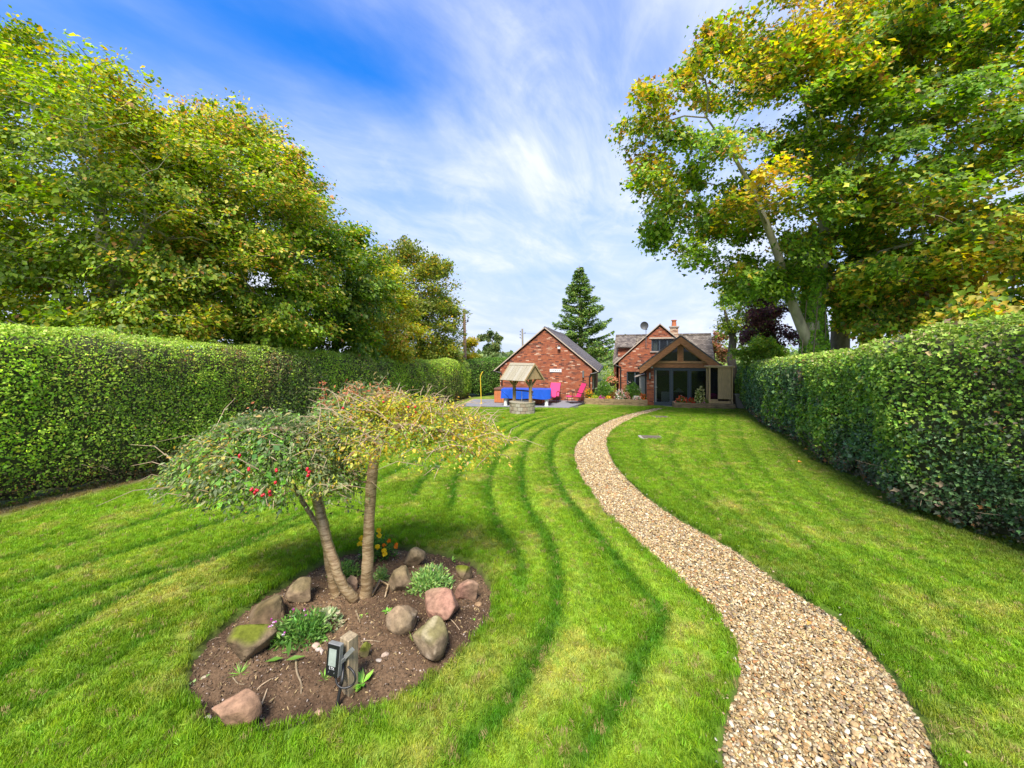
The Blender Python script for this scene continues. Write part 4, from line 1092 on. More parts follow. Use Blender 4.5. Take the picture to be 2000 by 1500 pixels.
# ------------------------------------------------------------------ building materials
def wall_coords(t, kind):
    tc = t.nodes.new('ShaderNodeTexCoord'); sp = t.nodes.new('ShaderNodeSeparateXYZ'); cb = t.nodes.new('ShaderNodeCombineXYZ')
    t.links.new(tc.outputs['Object'], sp.inputs[0])
    if kind == 'wall': t.links.new(math_n(t, 'ADD', sp.outputs[0], sp.outputs[1]), cb.inputs[0]); t.links.new(sp.outputs[2], cb.inputs[1])
    if kind == 'y': t.links.new(sp.outputs[1], cb.inputs[0]); t.links.new(math_n(t, 'MULTIPLY', sp.outputs[2], 1.55), cb.inputs[1])
    if kind == 'x': t.links.new(sp.outputs[0], cb.inputs[0]); t.links.new(math_n(t, 'MULTIPLY', sp.outputs[2], 1.55), cb.inputs[1])
    return cb.outputs[0]
def brick_mat(name, stops, mortar, bw=.2, bh=.068, kind='wall', msize=.006, rough=.9):
    m, t, b = new_mat(name); v = wall_coords(t, kind)
    br = t.nodes.new('ShaderNodeTexBrick'); t.links.new(v, br.inputs['Vector'])
    for k, x in (('Color1', (0, 0, 0, 1)), ('Color2', (1, 1, 1, 1)), ('Scale', 1.0), ('Mortar Size', msize), ('Mortar Smooth', .2), ('Brick Width', bw), ('Row Height', bh), ('Bias', 0.0)): br.inputs[k].default_value = x
    br.inputs['Mortar'].default_value = (.5, .5, .5, 1)
    c = ramp(t, br.outputs['Color'], stops)
    n = noise_n(t, 9, 5); n2 = noise_n(t, .8, 3)
    mu = t.nodes.new('ShaderNodeMix'); mu.data_type = 'RGBA'; mu.blend_type = 'MULTIPLY'; mu.inputs[0].default_value = 1
    t.links.new(c, mu.inputs[6]); t.links.new(ramp(t, n, [(.3, (.8,) * 3), (.7, (1.15,) * 3)]), mu.inputs[7])
    mu2 = t.nodes.new('ShaderNodeMix'); mu2.data_type = 'RGBA'; mu2.blend_type = 'MULTIPLY'; mu2.inputs[0].default_value = 1
    t.links.new(mu.outputs[2], mu2.inputs[6]); t.links.new(ramp(t, n2, [(.3, (.82, .78, .76)), (.7, (1.12, 1.1, 1.08))]), mu2.inputs[7])
    mx = t.nodes.new('ShaderNodeMix'); mx.data_type = 'RGBA'
    t.links.new(br.outputs['Fac'], mx.inputs[0]); t.links.new(mu2.outputs[2], mx.inputs[6]); mx.inputs[7].default_value = (*mortar, 1)
    t.links.new(mx.outputs[2], b.inputs['Base Color']); b.inputs['Roughness'].default_value = rough
    bump_n(t, b, math_n(t, 'SUBTRACT', n, math_n(t, 'MULTIPLY', br.outputs['Fac'], 1.5)), .6, .012)
    return m
BR = [(0.0, (.075, .032, .026)), (.10, (.14, .045, .03)), (.22, (.26, .075, .035)), (.45, (.33, .092, .038)), (.62, (.40, .125, .048)), (.80, (.31, .085, .042)), (.90, (.36, .15, .085)), (.965, (.50, .30, .20)), (1.0, (.66, .47, .35))]
M_BRICK = brick_mat('garage_brick', BR, (.25, .12, .075))
M_BRICK2 = brick_mat('house_brick', BR, (.26, .12, .085))
M_CHIM = brick_mat('chimney_brick', [(0, (.2, .1, .07)), (.4, (.38, .2, .13)), (.6, (.5, .36, .25)), (1, (.62, .5, .38))], (.3, .24, .18))
SL = [(0, (.07, .062, .066)), (.4, (.115, .10, .105)), (.75, (.16, .14, .14)), (1, (.21, .19, .17))]
M_TILE_Y = brick_mat('slate_tile_along', SL, (.04, .036, .038), .165, .13, 'y', .008)
M_TILE_X = brick_mat('slate_tile_across', [(0, (.085, .07, .06)), (.4, (.14, .115, .095)), (.75, (.19, .16, .135)), (1, (.25, .22, .18))], (.05, .04, .036), .165, .13, 'x', .008)
M_VERGE = simple_mat('mortar_verge', (.46, .37, .29), .9, .2, 20)
M_BLACK = simple_mat('black_plastic', (.018, .017, .017), .45, .3, 20, .05)
M_GREYFRAME = simple_mat('anthracite_frame', (.045, .06, .08), .4, .15, 30, .03)
M_OAK = simple_mat('oiled_oak', (.40, .165, .06), .6, .3, 6, .25, stretch=(1, 1, 6))
M_OAK_LIGHT = simple_mat('light_oak', (.52, .27, .11), .6, .25, 8, .2)
M_WOODGREY = simple_mat('weathered_timber', (.31, .275, .20), .85, .28, 7, .35, stretch=(5, 5, .6))
M_WOODTAN = simple_mat('treated_timber', (.38, .265, .13), .8, .25, 7, .3, stretch=(6, 6, .8))
M_SLEEPER = simple_mat('sleeper_timber', (.29, .20, .105), .9, .55, 5, .6, stretch=(.7, 4, 4))
M_LEDGE = simple_mat('stone_sill', (.36, .31, .27), .9, .2, 18)
M_WHITE = simple_mat('white_plastic', (.74, .74, .72), .5, .06, 10, .03)
M_STEEL = simple_mat('galvanised_steel', (.42, .43, .43), .35, .15, 16, .05, metallic=.8)
M_GREYBOARD = simple_mat('composite_decking', (.21, .21, .235), .75, .14, 12, .2, stretch=(1, 14, 1))
M_BOARD = simple_mat('white_weatherboard', (.52, .49, .43), .8, .15, 12, .15)
M_CURTAIN = simple_mat('curtain', (.60, .57, .47), .9, .12, 14, .1)
M_PLASTER = simple_mat('room_plaster', (.20, .18, .15), .9, .1, 5)
M_TERRA = simple_mat('terracotta', (.42, .13, .055), .85, .2, 14)
def glass_mat():
    m, t, b = new_mat('window_glass')
    b.inputs['Base Color'].default_value = (.018, .022, .028, 1); b.inputs['Roughness'].default_value = .03; b.inputs['Specular IOR Level'].default_value = .7
    n = noise_n(t, 2.0, 2); bump_n(t, b, n, .05, .01)
    tr = t.nodes.new('ShaderNodeBsdfTransparent'); tr.inputs[0].default_value = (.75, .8, .8, 1)
    mx = t.nodes.new('ShaderNodeMixShader'); mx.inputs[0].default_value = .36
    o = t.nodes['Material Output']; t.links.new(tr.outputs[0], mx.inputs[1]); t.links.new(b.outputs[0], mx.inputs[2]); t.links.new(mx.outputs[0], o.inputs[0])
    return m
M_GLASS = glass_mat()

ANG = math.radians(14); HANG = math.radians(21)
ZB = HOUSE_Z
def gable_wall(mb, x0, x1, top, y0, y1, openings=(), apex=None, z0=-.1):
    """wall in the x-z plane with a sloping top and rectangular openings (xa, xb, za, zb)"""
    cuts = sorted(set([x0, x1] + ([apex] if apex is not None else []) + [v for o in openings for v in o[:2]]))
    for a, b in zip(cuts[:-1], cuts[1:]):
        m = (a + b) / 2; zz = z0
        ops = sorted([o for o in openings if o[0] < m < o[1]], key=lambda o: o[2])
        for o in ops:
            mb.prism([(a, zz), (b, zz), (b, o[2]), (a, o[2])], y0, y1); zz = o[3]
        mb.prism([(a, zz), (b, zz), (b, top(b)), (a, top(a))], y0, y1)
def window(root, name, xa, xb, za, zb, y, mullions, fr=.055, sill=True, depth=.06, mat=None, label=None):
    f = MB(); w = MB()
    f.box(((xa + fr / 2), y, (za + zb) / 2), (fr, depth, zb - za)); f.box((xb - fr / 2, y, (za + zb) / 2), (fr, depth, zb - za))
    f.box(((xa + xb) / 2, y, za + fr / 2), (xb - xa - 2 * fr, depth, fr)); f.box(((xa + xb) / 2, y, zb - fr / 2), (xb - xa - 2 * fr, depth, fr))
    for m in mullions: f.box((m, y, (za + zb) / 2), (fr * 1.3, depth, zb - za - 2 * fr))
    o = part(name, f, mat or M_GREYFRAME, root, label=label)
    xs = [xa + fr] + [v for m in mullions for v in (m - fr * .65, m + fr * .65)] + [xb - fr]
    for a, b in zip(xs[::2], xs[1::2]):
        part('pane', MB().box(((a + b) / 2, y + .008, (za + zb) / 2), (b - a, .012, zb - za - 2 * fr)), M_GLASS, o)
    if sill: part('sill', MB().box(((xa + xb) / 2, y - .09, za - .035), (xb - xa + .14, .16, .06)), M_LEDGE, o)
    return o

# ------------------------------------------------------------------ brick outbuilding
def outbuilding():
    root = thing('brick_outbuilding', 'red brick outbuilding with slate roof behind the decking', 'outbuilding', (1.85, 22.3, ZB), -ANG)
    hw, ap, ev, D = 2.62, 4.08, 1.92, 10.6; sl = (ap - ev) / hw
    top = lambda x: ap - sl * abs(x)
    w = MB(); gable_wall(w, -hw, hw, top, 0, .22, apex=0.0)
    w.box((-hw + .11, D / 2 + .22, ev / 2 - .05), (.22, D - .44, ev + .09)); w.box((hw - .11, D / 2 + .22, ev / 2 - .05), (.22, D - .44, ev + .09))
    gable_wall(w, -hw, hw, top, D, D + .2, apex=0.0)
    part('wall', w, M_BRICK, root)
    ov = 2.98; zt = ap + .16
    for s in (-1, 1):
        r = MB(); lo = zt - sl * ov
        r.slab([(0, -.06, zt), (s * ov, -.06, lo), (s * ov, D + .3, lo), (0, D + .3, zt)], .07)
        part('roof_slope', r, M_TILE_Y, root)
        v = MB(); v.bar((s * .02, -.075, zt - .045), (s * (ov - .01), -.075, lo - .045), .05, .085, up=(0, 1, 0)); part('verge', v, M_VERGE, root)
        g = MB(); g.tube([(s * (ov + .03), -.05, lo - .06), (s * (ov + .03), D + .2, lo - .06)], .055, 8); part('gutter', g, M_BLACK, root)
        d = MB(); d.tube([(s * (ov + .0), -.02, lo - .07), (s * (hw - .06), -.05, lo - .16), (s * (hw - .12), -.05, lo - .32), (s * (hw - .12), -.05, .12)], .042, 8); part('downpipe', d, M_BLACK, root)
    for i in range(24):
        part('ridge_tile', MB().prism([(-.14, zt - .10), (0, zt + .05), (.14, zt - .10), (.1, zt - .10), (0, zt + .0), (-.1, zt - .10)], -.05 + i * .45, .385 + i * .45), M_TILE_Y, root)
    # dark boarded doors on the side
    for i in range(7):
        part('side_board', MB().box((hw + .018, 2.2 + i * .42, .9), (.03, .40, 1.66)), M_OAK_DARK, root)
    part('side_window', MB().box((hw + .02, 1.15, 1.15), (.04, .5, .9)), M_WHITE, root)
    # flood lamp high on the gable and tube lamp by the corner
    l = MB(); l.box((.82, -.04, 3.12), (.12, .08, .14)); lamp = part('wall_lamp', l, M_BLACK, root)
    part('lamp_head', MB().lathe([(.05, 0), (.09, .03), (.09, .10), (.04, .13)], (.82, -.14, 2.98), 12), M_WHITE, lamp)
    t = MB(); t.tube([(2.15, -.07, 1.42), (2.15, -.07, 1.80)], .05, 10); part('wall_light', t, M_STEEL, root)
    # name plate of letter tiles, too far away to read
    sg = part('name_plate', MB().box((.62, -.018, 1.79), (.66, .03, .17)), M_WHITE, root)
    for i, x in enumerate((.42, .52, .62, .73, .84)):
        k = MB(); k.box((x - .015, -.037, 1.79), (.014, .006, .10)); 
        if i % 2: k.box((x + .012, -.0375, 1.815), (.04, .006, .014))
        else: k.box((x + .015, -.0375, 1.79), (.014, .006, .09))
        part('letter', k, M_BLACK, sg)
M_OAK_DARK = simple_mat('dark_boards', (.10, .055, .04), .8, .3, 6, .3)
outbuilding()

# ------------------------------------------------------------------ house
def house():
    root = thing('brick_house', 'red brick house with oak framed glazed extension and grey tiled roof', 'house', (8.5, 20.15, ZB), -HANG)
    # main gable
    c, ap, hw, ev = -.90, 4.40, 2.42, 2.22; sl = (4.40 - ev) / hw; gy = 3.6
    top = lambda x: ap - sl * abs(x - c)
    w = MB(); ops = [(-1.39, -.13, 2.88, 3.62), (-2.85, -1.85, .55, 1.62)]
    gable_wall(w, c - hw, c + hw, top, gy, gy + .25, ops, apex=c)
    w.box((c - hw + .12, gy + 2.6, ev / 2 - .05), (.24, 4.7, ev + .09)); w.box((c + hw - .12, gy + 2.6, ev / 2 - .05), (.24, 4.7, ev + .09))
    part('wall', w, M_BRICK2, root)
    ov = 2.74; zt = ap + .16
    for s in (-1, 1):
        lo = zt - sl * ov
        part('roof_slope', MB().slab([(c, gy - .06, zt), (c + s * ov, gy - .06, lo), (c + s * ov, gy + 3.2, lo), (c, gy + 3.2, zt)], .07), M_TILE_Y, root)
        part('verge', MB().bar((c + s * .02, gy - .075, zt - .045), (c + s * (ov - .01), gy - .075, lo - .045), .05, .085, up=(0, 1, 0)), M_VERGE, root)
    lo = zt - sl * ov
    part('downpipe', MB().tube([(c - ov, gy - .02, lo - .03), (c - hw + .12, gy - .06, lo - .18), (c - hw + .12, gy - .06, .1)], .045, 8), M_BLACK, root)
    # cross wing behind
    w2 = MB(); w2.box((-.85, 8.2, 1.15), (5.6, .2, 2.4)); 
    for x in (-3.68, 1.98):
        w2.add([(x - .1, 4.9, -.1), (x - .1, 8.2, -.1), (x - .1, 8.2, 2.3), (x - .1, 6.5, 3.86), (x - .1, 4.9, 2.3), (x + .1, 4.9, -.1), (x + .1, 8.2, -.1), (x + .1, 8.2, 2.3), (x + .1, 6.5, 3.86), (x + .1, 4.9, 2.3)],
               [(0, 1, 2, 3, 4), (9, 8, 7, 6, 5), (0, 5, 6, 1), (1, 6, 7, 2), (2, 7, 8, 3), (3, 8, 9, 4), (4, 9, 5, 0)])
    w2.box((1.66, 4.98, 1.12), (.5, .16, 2.3)); w2.box((-3.14, 5.02, 2.72), (.75, .12, .8))
    part('wing_wall', w2, M_BRICK2, root)
    part('roof_slope', MB().slab([(-3.82, 6.5, 3.98), (2.18, 6.5, 3.98), (2.18, 4.6, 2.15), (-3.82, 4.6, 2.15)], .07), M_TILE_X, root)
    part('roof_slope', MB().slab([(-3.82, 6.502, 3.985), (2.18, 6.502, 3.985), (2.18, 8.5, 2.15), (-3.82, 8.5, 2.15)], .07), M_TILE_X, root)
    part('dormer_roof', MB().slab([(-3.60, 6.3, 3.93), (-2.42, 6.3, 3.93), (-2.42, 4.72, 3.18), (-3.60, 4.72, 3.18)], .09), M_TILE_X, root)
    part('dormer_shade', MB().box((-2.54, 5.0, 2.92), (.55, .06, .34)), M_BLACK, root)  # black panel put in for the shadow under the dormer roof
    for i in range(14): part('ridge_tile', MB().prism([(-3.80 + i * .427, 3.93), (-3.39 + i * .427, 3.93), (-3.39 + i * .427, 4.06), (-3.80 + i * .427, 4.06)], 6.42, 6.58), M_TILE_X, root)
    ch = MB(); ch.box((-.05, 6.5, 4.05), (.52, .52, .84)); chim = part('chimney', ch, M_CHIM, root)
    part('chimney_cap', MB().box((-.05, 6.5, 4.51), (.64, .64, .09)), M_LEDGE, chim)
    part('chimney_pot', MB().lathe([(.17, 0), (.15, .06), (.13, .34), (.17, .36), (.17, .42), (.12, .42)], (-.05, 6.5, 4.555), 14), M_TERRA, chim)
    # upper window with curtains, lower window
    uw = window(root, 'upper_window', -1.39, -.13, 2.88, 3.62, gy + .08, [-.93, -.49])
    for x, wd in ((-1.17, .24), (-.31, .2)):
        cu = MB()
        for k in range(6): cu.box((x - wd / 2 + (k + .5) * wd / 6, gy + .17 + .012 * (k % 2), 3.25), (wd / 6, .02, .62))
        part('curtain', cu, M_CURTAIN, uw)
    part('lintel', MB().box((-.76, gy - .012, 3.68), (1.5, .05, .09)), M_VERGE, uw)
    window(root, 'lower_window', -2.85, -1.85, .55, 1.62, gy + .08, [-2.35])
    part('room_back', MB().box((-.76, gy + .9, 3.15), (1.9, .06, 1.1)), M_PLASTER, root); part('room_back', MB().box((-2.35, gy + .9, 1.0), (1.6, .06, 1.7)), M_PLASTER, root)  # dark backing boards added close behind the two windows
    # satellite dish on a pole by the gable
    dish = MB(); 
    prof = [(.0, 0.0), (.09, .012), (.18, .045), (.24, .09)]; sides = 20; vs_ = []; fs = []
    for off in (0, .012):
        for r, h in prof:
            for k in range(sides):
                a = 2 * math.pi * k / sides; vs_.append((-1.79 + r * math.cos(a), gy - .16 - h + off, 4.40 + r * 1.05 * math.sin(a) + h * .35))
    for L0 in (0, 4):
        for i in range(3):
            for k in range(sides): fs.append(tuple((L0 + a) * sides + b for a, b in ((i, k), (i, (k + 1) % sides), (i + 1, (k + 1) % sides), (i + 1, k))))
    dish.add(vs_, fs)
    dh = part('satellite_dish', dish, simple_mat('grey_mesh_dish', (.07, .07, .075), .6, .2, 30), root, smooth=True)
    part('dish_pole', MB().tube([(-1.70, gy - .05, 3.05), (-1.70, gy - .10, 3.2), (-1.70, gy - .11, 4.3), (-1.77, gy - .16, 4.38)], .02, 6), M_STEEL, dh)
    part('dish_arm', MB().tube([(-1.79, gy - .2, 4.2), (-1.65, gy - .48, 4.18)], .012, 5).box((-1.64, gy - .50, 4.2), (.06, .1, .06)), M_BLACK, dh)
    # ---------------- oak framed extension
    xc = .10; sl2 = .81; ap2 = 3.56
    part('extension_wall', MB().box((-1.35, .12, 1.0), (.36, .24, 2.2)).box((-1.41, 1.92, 1.0), (.24, 3.36, 2.2)), M_BRICK2, root)
    part('extension_wall', MB().box((1.61, 1.92, 1.0), (.24, 3.36, 2.2)).box((1.56, .12, 1.0), (.34, .24, 2.2)), M_BRICK2, root)
    hw2 = 1.98
    for s in (-1, 1):
        lo = ap2 + .1 - sl2 * hw2
        part('extension_roof', MB().slab([(xc, -.42, ap2 + .12), (xc + s * hw2, -.42, lo + .02), (xc + s * hw2, 3.62, lo + .02), (xc, 3.62, ap2 + .12)], .06), M_TILE_Y, root)
        part('bargeboard', MB().prism([(xc + s * .0, ap2 + .05), (xc + s * (hw2 - .02), lo - .045), (xc + s * (hw2 - .02), lo - .34), (xc + s * (hw2 - .16), lo - .34 + .03), (xc, ap2 - .33)], -.40, -.34), M_OAK, root)
        part('verge', MB().bar((xc + s * .01, -.385, ap2 + .075), (xc + s * (hw2 + .01), -.385, lo - .03), .07, .05, up=(0, 1, 0)), M_MOSSY, root)
        part('gutter', MB().tube([(xc + s * (hw2 + .04), -.4, lo - .08), (xc + s * (hw2 + .04), 3.5, lo - .08)], .05, 8), M_BLACK, root)
    lo = ap2 + .1 - sl2 * hw2
    part('downpipe', MB().tube([(xc - hw2 - .02, -.3, lo - .1), (-1.58, -.05, lo - .32), (-1.58, -.05, .1)], .04, 8), M_BLACK, root)
    # gable truss with two triangular lights
    tz = 2.17
    part('tie_beam', MB().box((xc, .06, tz - .04), (2.86, .2, .22)), M_OAK, root)
    part('sill_rail', MB().box((xc, -.03, tz + .12), (2.72, .12, .07)), M_OAK_LIGHT, root)
    part('king_post', MB().box((xc, .05, 2.75), (.20, .16, 1.14)), M_OAK, root)
    for s in (-1, 1):
        part('rafter', MB().bar((xc + s * .08, .06, ap2 - .17), (xc + s * 1.62, .06, ap2 - .17 - 1.54 * sl2), .2, .24, up=(0, 0, 1)), M_OAK, root)
        x0, xe = .12, .12 + (ap2 - .44 - (tz + .17)) / sl2
        tri = [(xc + s * x0, tz + .17), (xc + s * xe, tz + .17), (xc + s * x0, tz + .17 + (xe - x0) * sl2)]
        gl_ = part('gable_light', MB().prism(tri, .05, .065), M_GLASS, root)
        fr = MB()
        for a, b in ((0, 1), (1, 2), (2, 0)): fr.bar((tri[a][0], .03, tri[a][1]), (tri[b][0], .03, tri[b][1]), .05, .05, up=(0, 1, 0))
        part('frame', fr, M_OAK_LIGHT, gl_)
    # three glazed door leaves
    part('door_head', MB().box((xc, .08, 2.0), (2.58, .1, .09)), M_GREYFRAME, root)
    for i, (a, b) in enumerate(((-1.17, -.335), (-.325, .515), (.525, 1.37))):
        d = MB(); fr = .085
        d.box((a + fr / 2, .08, 1.0), (fr, .07, 1.9)); d.box((b - fr / 2, .08, 1.0), (fr, .07, 1.9)); d.box(((a + b) / 2, .08, .05 + .09), (b - a - 2 * fr, .07, .18)); d.box(((a + b) / 2, .08, 1.91), (b - a - 2 * fr, .07, .085))
        leaf = part('door', d, M_GREYFRAME, root)
        part('pane', MB().box(((a + b) / 2, .085, 1.05), (b - a - 2 * fr, .02, 1.64)), M_GLASS, leaf)
        if i == 0: part('handle', MB().tube([(a + .05, .0, 1.0), (a + .05, -.04, 1.0), (a + .16, -.04, 1.0)], .011, 6), M_STEEL, leaf)
        if i == 0: part('edge_seal', MB().box((a + fr + .012, .03, 1.05), (.024, .03, 1.66)), M_BOARD, leaf)
        if i == 1: part('handle', MB().tube([(b - .05, .0, 1.0), (b - .05, -.04, 1.0), (b - .05, -.04, 1.12)], .011, 6), M_BLACK, leaf)
    part('threshold', MB().box((xc, .05, .0), (2.6, .34, .08)), M_LEDGE, root)
    part('wall_light', MB().tube([(-1.37, -.06, 1.42), (-1.37, -.06, 1.74)], .045, 10), M_STEEL, root)
    part('sensor', MB().box((-1.27, -.04, 2.02), (.1, .08, .08)), M_WHITE, root)
    # room behind the glass
    part('room_floor', MB().box((xc, 1.9, -.02), (2.8, 3.3, .06)), M_LEDGE, root)
    part('room_back', MB().prism([(-1.25, 0), (1.45, 0), (1.45, 2.1), (xc, 3.35), (-1.25, 2.1)], 3.48, 3.55), M_PLASTER, root)
M_MOSSY = simple_mat('mossy_verge', (.30, .25, .12), .95, .35, 25, .4)
house()
def inside_things():
    M = Matrix.Translation((8.5, 20.15, ZB)) @ Matrix.Rotation(-HANG, 4, 'Z')
    def at(x, y, z): return M @ Vector((x, y, z))
    p = at(.05, 1.1, .01); lamp = thing('table_lamp', 'cream cone shade lamp on a table behind the glass doors', 'lamp', p + Vector((0, 0, .52)))
    part('lamp_base', MB().lathe([(.07, 0), (.07, .02), (.02, .04), (.02, .22)], sides=12), M_BLACK, lamp); part('lamp_shade', MB().lathe([(.27, .16), (.02, .38)], sides=20), M_WHITE, lamp, smooth=True)
    t = thing('side_table', 'low dark table behind the glass doors', 'table', p)
    part('tabletop', MB().box((0, 0, .5), (.8, .5, .04)), M_OAK_DARK, t)
    for a in (-1, 1):
        for b in (-1, 1): part('leg', MB().box((a * .35, b * .2, .24), (.05, .05, .48)), M_OAK_DARK, t)
    p = at(-.62, .42, .015); c = thing('panel_stand', 'pale panel stand with black foot inside the left door leaf', 'panel', p, -ANG)  # pale upright panel added behind the left door leaf
    part('panel', MB().box((0, 0, .42), (.4, .03, .6)), M_WHITE, c); part('foot', MB().lathe([(.11, 0), (.11, .04), (.04, .12)], sides=14), M_BLACK, c)
inside_things()

# ------------------------------------------------------------------ decking
E_ANG = math.atan2(-.5, 4.35)
def deck_pt(u, v):       # u along the front edge from the right corner (to the left), v back from it
    return (2.75 - u * math.cos(E_ANG) + v * math.sin(-E_ANG) , 19.15 - u * math.sin(E_ANG) + v * math.cos(E_ANG))
DECK_POLY = np.array([deck_pt(5.4, 0), deck_pt(0, 0), deck_pt(-1.2, 2.9), deck_pt(5.4, 3.2)])
DECK_Z = -0.885
def decking():
    root = thing('decking', 'low grey composite deck in front of the brick outbuilding', 'deck', (*deck_pt(2.5, 1.2), float(gz(1, 20))))
    off = np.array(root.location)
    nb = 20
    for i in range(nb):
        v0 = .02 + i * .15; ur = -.42 * v0
        a = deck_pt(5.3, v0 + .07); b = deck_pt(ur, v0 + .07)
        part('deck_board', MB().bar((*a, DECK_Z - .0125), (*b, DECK_Z - .0125), .142, .025), M_GREYBOARD, root, world_off=off)
    f = MB(); f.bar((*deck_pt(5.3, -.01), DECK_Z - .095), (*deck_pt(-.005, -.01), DECK_Z - .095), .025, .13); part('fascia', f, M_FASCIA, root, world_off=off)
    f = MB(); f.bar((*deck_pt(-.02, .0), DECK_Z - .095), (*deck_pt(-1.26, 2.95), DECK_Z - .095), .025, .13); part('fascia', f, M_FASCIA, root, world_off=off)
    f = MB(); f.bar((*deck_pt(5.25, 1.5), DECK_Z - .10), (*deck_pt(-.5, 1.5), DECK_Z - .10), 2.85, .13); part('frame', f, M_FASCIA, root, world_off=off)
M_FASCIA = simple_mat('deck_fascia', (.07, .075, .085), .7, .2, 10)
decking()

# ------------------------------------------------------------------ things on the deck
def hot_tub():
    p = P(1016, 780, 21.45); root = thing('hot_tub', 'square hot tub with orange brown cabinet and dark cover behind the blue table', 'hot tub', (p[0], 21.35, DECK_Z), -ANG)
    for i in range(13):
        for s in (-1, 1): part('cabinet_panel', MB().box((-1.17 + i * .195, s * .62, .33), (.185, .03, .62)), M_TUB, root)
    for i in range(6):
        for s in (-1, 1): part('cabinet_panel', MB().box((s * 1.28, -.49 + i * .195, .33), (.03, .185, .62)), M_TUB, root)
    part('shell', MB().box((0, 0, .33), (2.5, 1.2, .64)), M_OAK_DARK, root)
    part('cover', MB().box((0, 0, .72), (2.62, 1.32, .12)), M_TUBCOVER, root, bevel=.03)
M_TUB = simple_mat('hot_tub_cabinet', (.46, .15, .05), .6, .15, 8, .1); M_TUBCOVER = simple_mat('vinyl_cover', (.13, .055, .035), .6, .2, 8)
hot_tub()
def blue_table():
    c = P(1024, 770, 20.15); ang = -.12
    root = thing('garden_table', 'long table with thick white legs on the deck', 'table', (c[0] + .12, 20.15, DECK_Z), ang)
    part('tabletop', MB().box((0, 0, .80), (2.38, .86, .05)), M_WHITE, root)
    for x in (-1.05, 1.02):
        for y in (-.3, .32): part('leg', MB().lathe([(.10, 0), (.10, .02), (.085, .03), (.085, .77), (.1, .775)], (x, y, 0), 14), M_WHITE, root, smooth=False)
    part('stretcher', MB().box((-.55, 0, .32), (.14, .06, .64)), M_GREYFRAME, root)
    cv = thing('tarpaulin', 'bright blue tarpaulin draped over the white legged table', 'tarpaulin', (c[0] + .12, 20.15, DECK_Z + .825), ang)
    # draped sheet
    V = []; Fc = []; hx, hy, drop = 1.23, .47, .47
    loop = []
    nx, ny = 26, 10
    for i in range(nx): loop.append((-hx + 2 * hx * i / nx, -hy))
    for i in range(ny): loop.append((hx, -hy + 2 * hy * i / ny))
    for i in range(nx): loop.append((hx - 2 * hx * i / nx, hy))
    for i in range(ny): loop.append((-hx, hy - 2 * hy * i / ny))
    nl = len(loop); rows = 7
    for r in range(rows):
        t = r / (rows - 1)
        for k, (x, y) in enumerate(loop):
            fx = math.sin(k * .9) * .012 * t + math.sin(k * .37 + 1) * .02 * t
            L = math.hypot(x, y); V.append((x * (1 + fx / L * 1.2) + x / abs(L) * .015, y * (1 + fx / max(abs(y), .2)) + (y / L) * .01, .004 - drop * t + .02 * t * math.sin(k * .5)))
    for r in range(rows - 1):
        for k in range(nl): Fc.append((r * nl + k, r * nl + (k + 1) % nl, (r + 1) * nl + (k + 1) % nl, (r + 1) * nl + k))
    Fc.append(tuple(range(nl)))
    mb = MB(); mb.add(V, Fc); o = part('sheet', mb, simple_mat('blue_tarpaulin', (.012, .085, .52), .4, .15, 4, .3), cv)
    fo = MB(); fo.tube([(-1.22, -.485, -.05), (-1.02, -.50, -.22), (-.86, -.495, -.40)], [.012, .014, .008], 6); part('crease', fo, o.data.materials[0], cv, smooth=True)
blue_table()
def lounger(px, py, Y, rz, label):
    p = P(px, py, Y); root = thing('garden_recliner', label, 'chair', (p[0], Y, DECK_Z), rz, 'pink recliners on the deck')
    # sits facing local -x
    def sheet(a, b, w):
        mb = MB(); mb.bar((a[0], 0, a[1]), (b[0], 0, b[1]), w, .025, up=(0, 0, 1)); return mb
    part('seat', sheet((-.30, .36), (.16, .30), .56), M_PINK, root); part('backrest', sheet((.17, .31), (.50, 1.02), .56), M_PINK, root); part('leg_rest', sheet((-.31, .355), (-.46, .33), .56), M_PINK, root)
    for s in (-1, 1):
        y = s * .30
        part('side_frame', MB().tube([(-.47, y, .33), (-.30, y, .37), (.16, y, .31), (.52, y, 1.04)], .014, 6), M_BLACK, root)
        part('armrest', MB().tube([(-.32, y * 1.08, .58), (-.1, y * 1.08, .62), (.10, y * 1.08, .54), (.34, y * 1.08, .50)], .022, 6), M_BLACK, root)
        part('leg', MB().tube([(-.30, y, .56), (-.34, y, .2), (-.30, y, .012)], .013, 6), M_BLACK, root); part('leg', MB().tube([(.32, y, .52), (.36, y, .2), (.30, y, .012)], .013, 6), M_BLACK, root)
        part('rocker', MB().tube([(-.44, y, .03), (-.2, y, .012), (.2, y, .012), (.46, y, .03)], .013, 6), M_BLACK, root)
    part('cross_bar', MB().tube([(-.30, -.30, .02), (-.30, .30, .02)], .012, 6), M_BLACK, root); part('cross_bar', MB().tube([(.30, -.30, .02), (.30, .30, .02)], .012, 6), M_BLACK, root)
M_PINK = simple_mat('pink_textilene', (.72, .035, .16), .7, .1, 40, .1)
lounger(1124, 780, 21.0, .25, 'pink reclining chair by the brick wall, turned sideways beside the flowers')
lounger(1080, 780, 21.2, 1.15, 'pink reclining chair half hidden behind the blue covered table')
def yellow_pole():
    p = P(940, 780, 20.7); root = thing('yellow_pole', 'thin bent yellow pole at the deck edge by the hedge', 'pole', (p[0], p[1], DECK_Z))
    part('shaft', MB().tube([(0, 0, 0), (-.03, 0, .9), (-.05, 0, 1.38), (.0, 0, 1.55), (.09, 0, 1.68)], .022, 8), M_YELLOW, root); part('foot', MB().lathe([(.09, 0), (.09, .012), (.03, .03)], sides=12), M_YELLOW, root)
M_YELLOW = simple_mat('yellow_paint', (.72, .50, .03), .5, .12, 10)
yellow_pole()

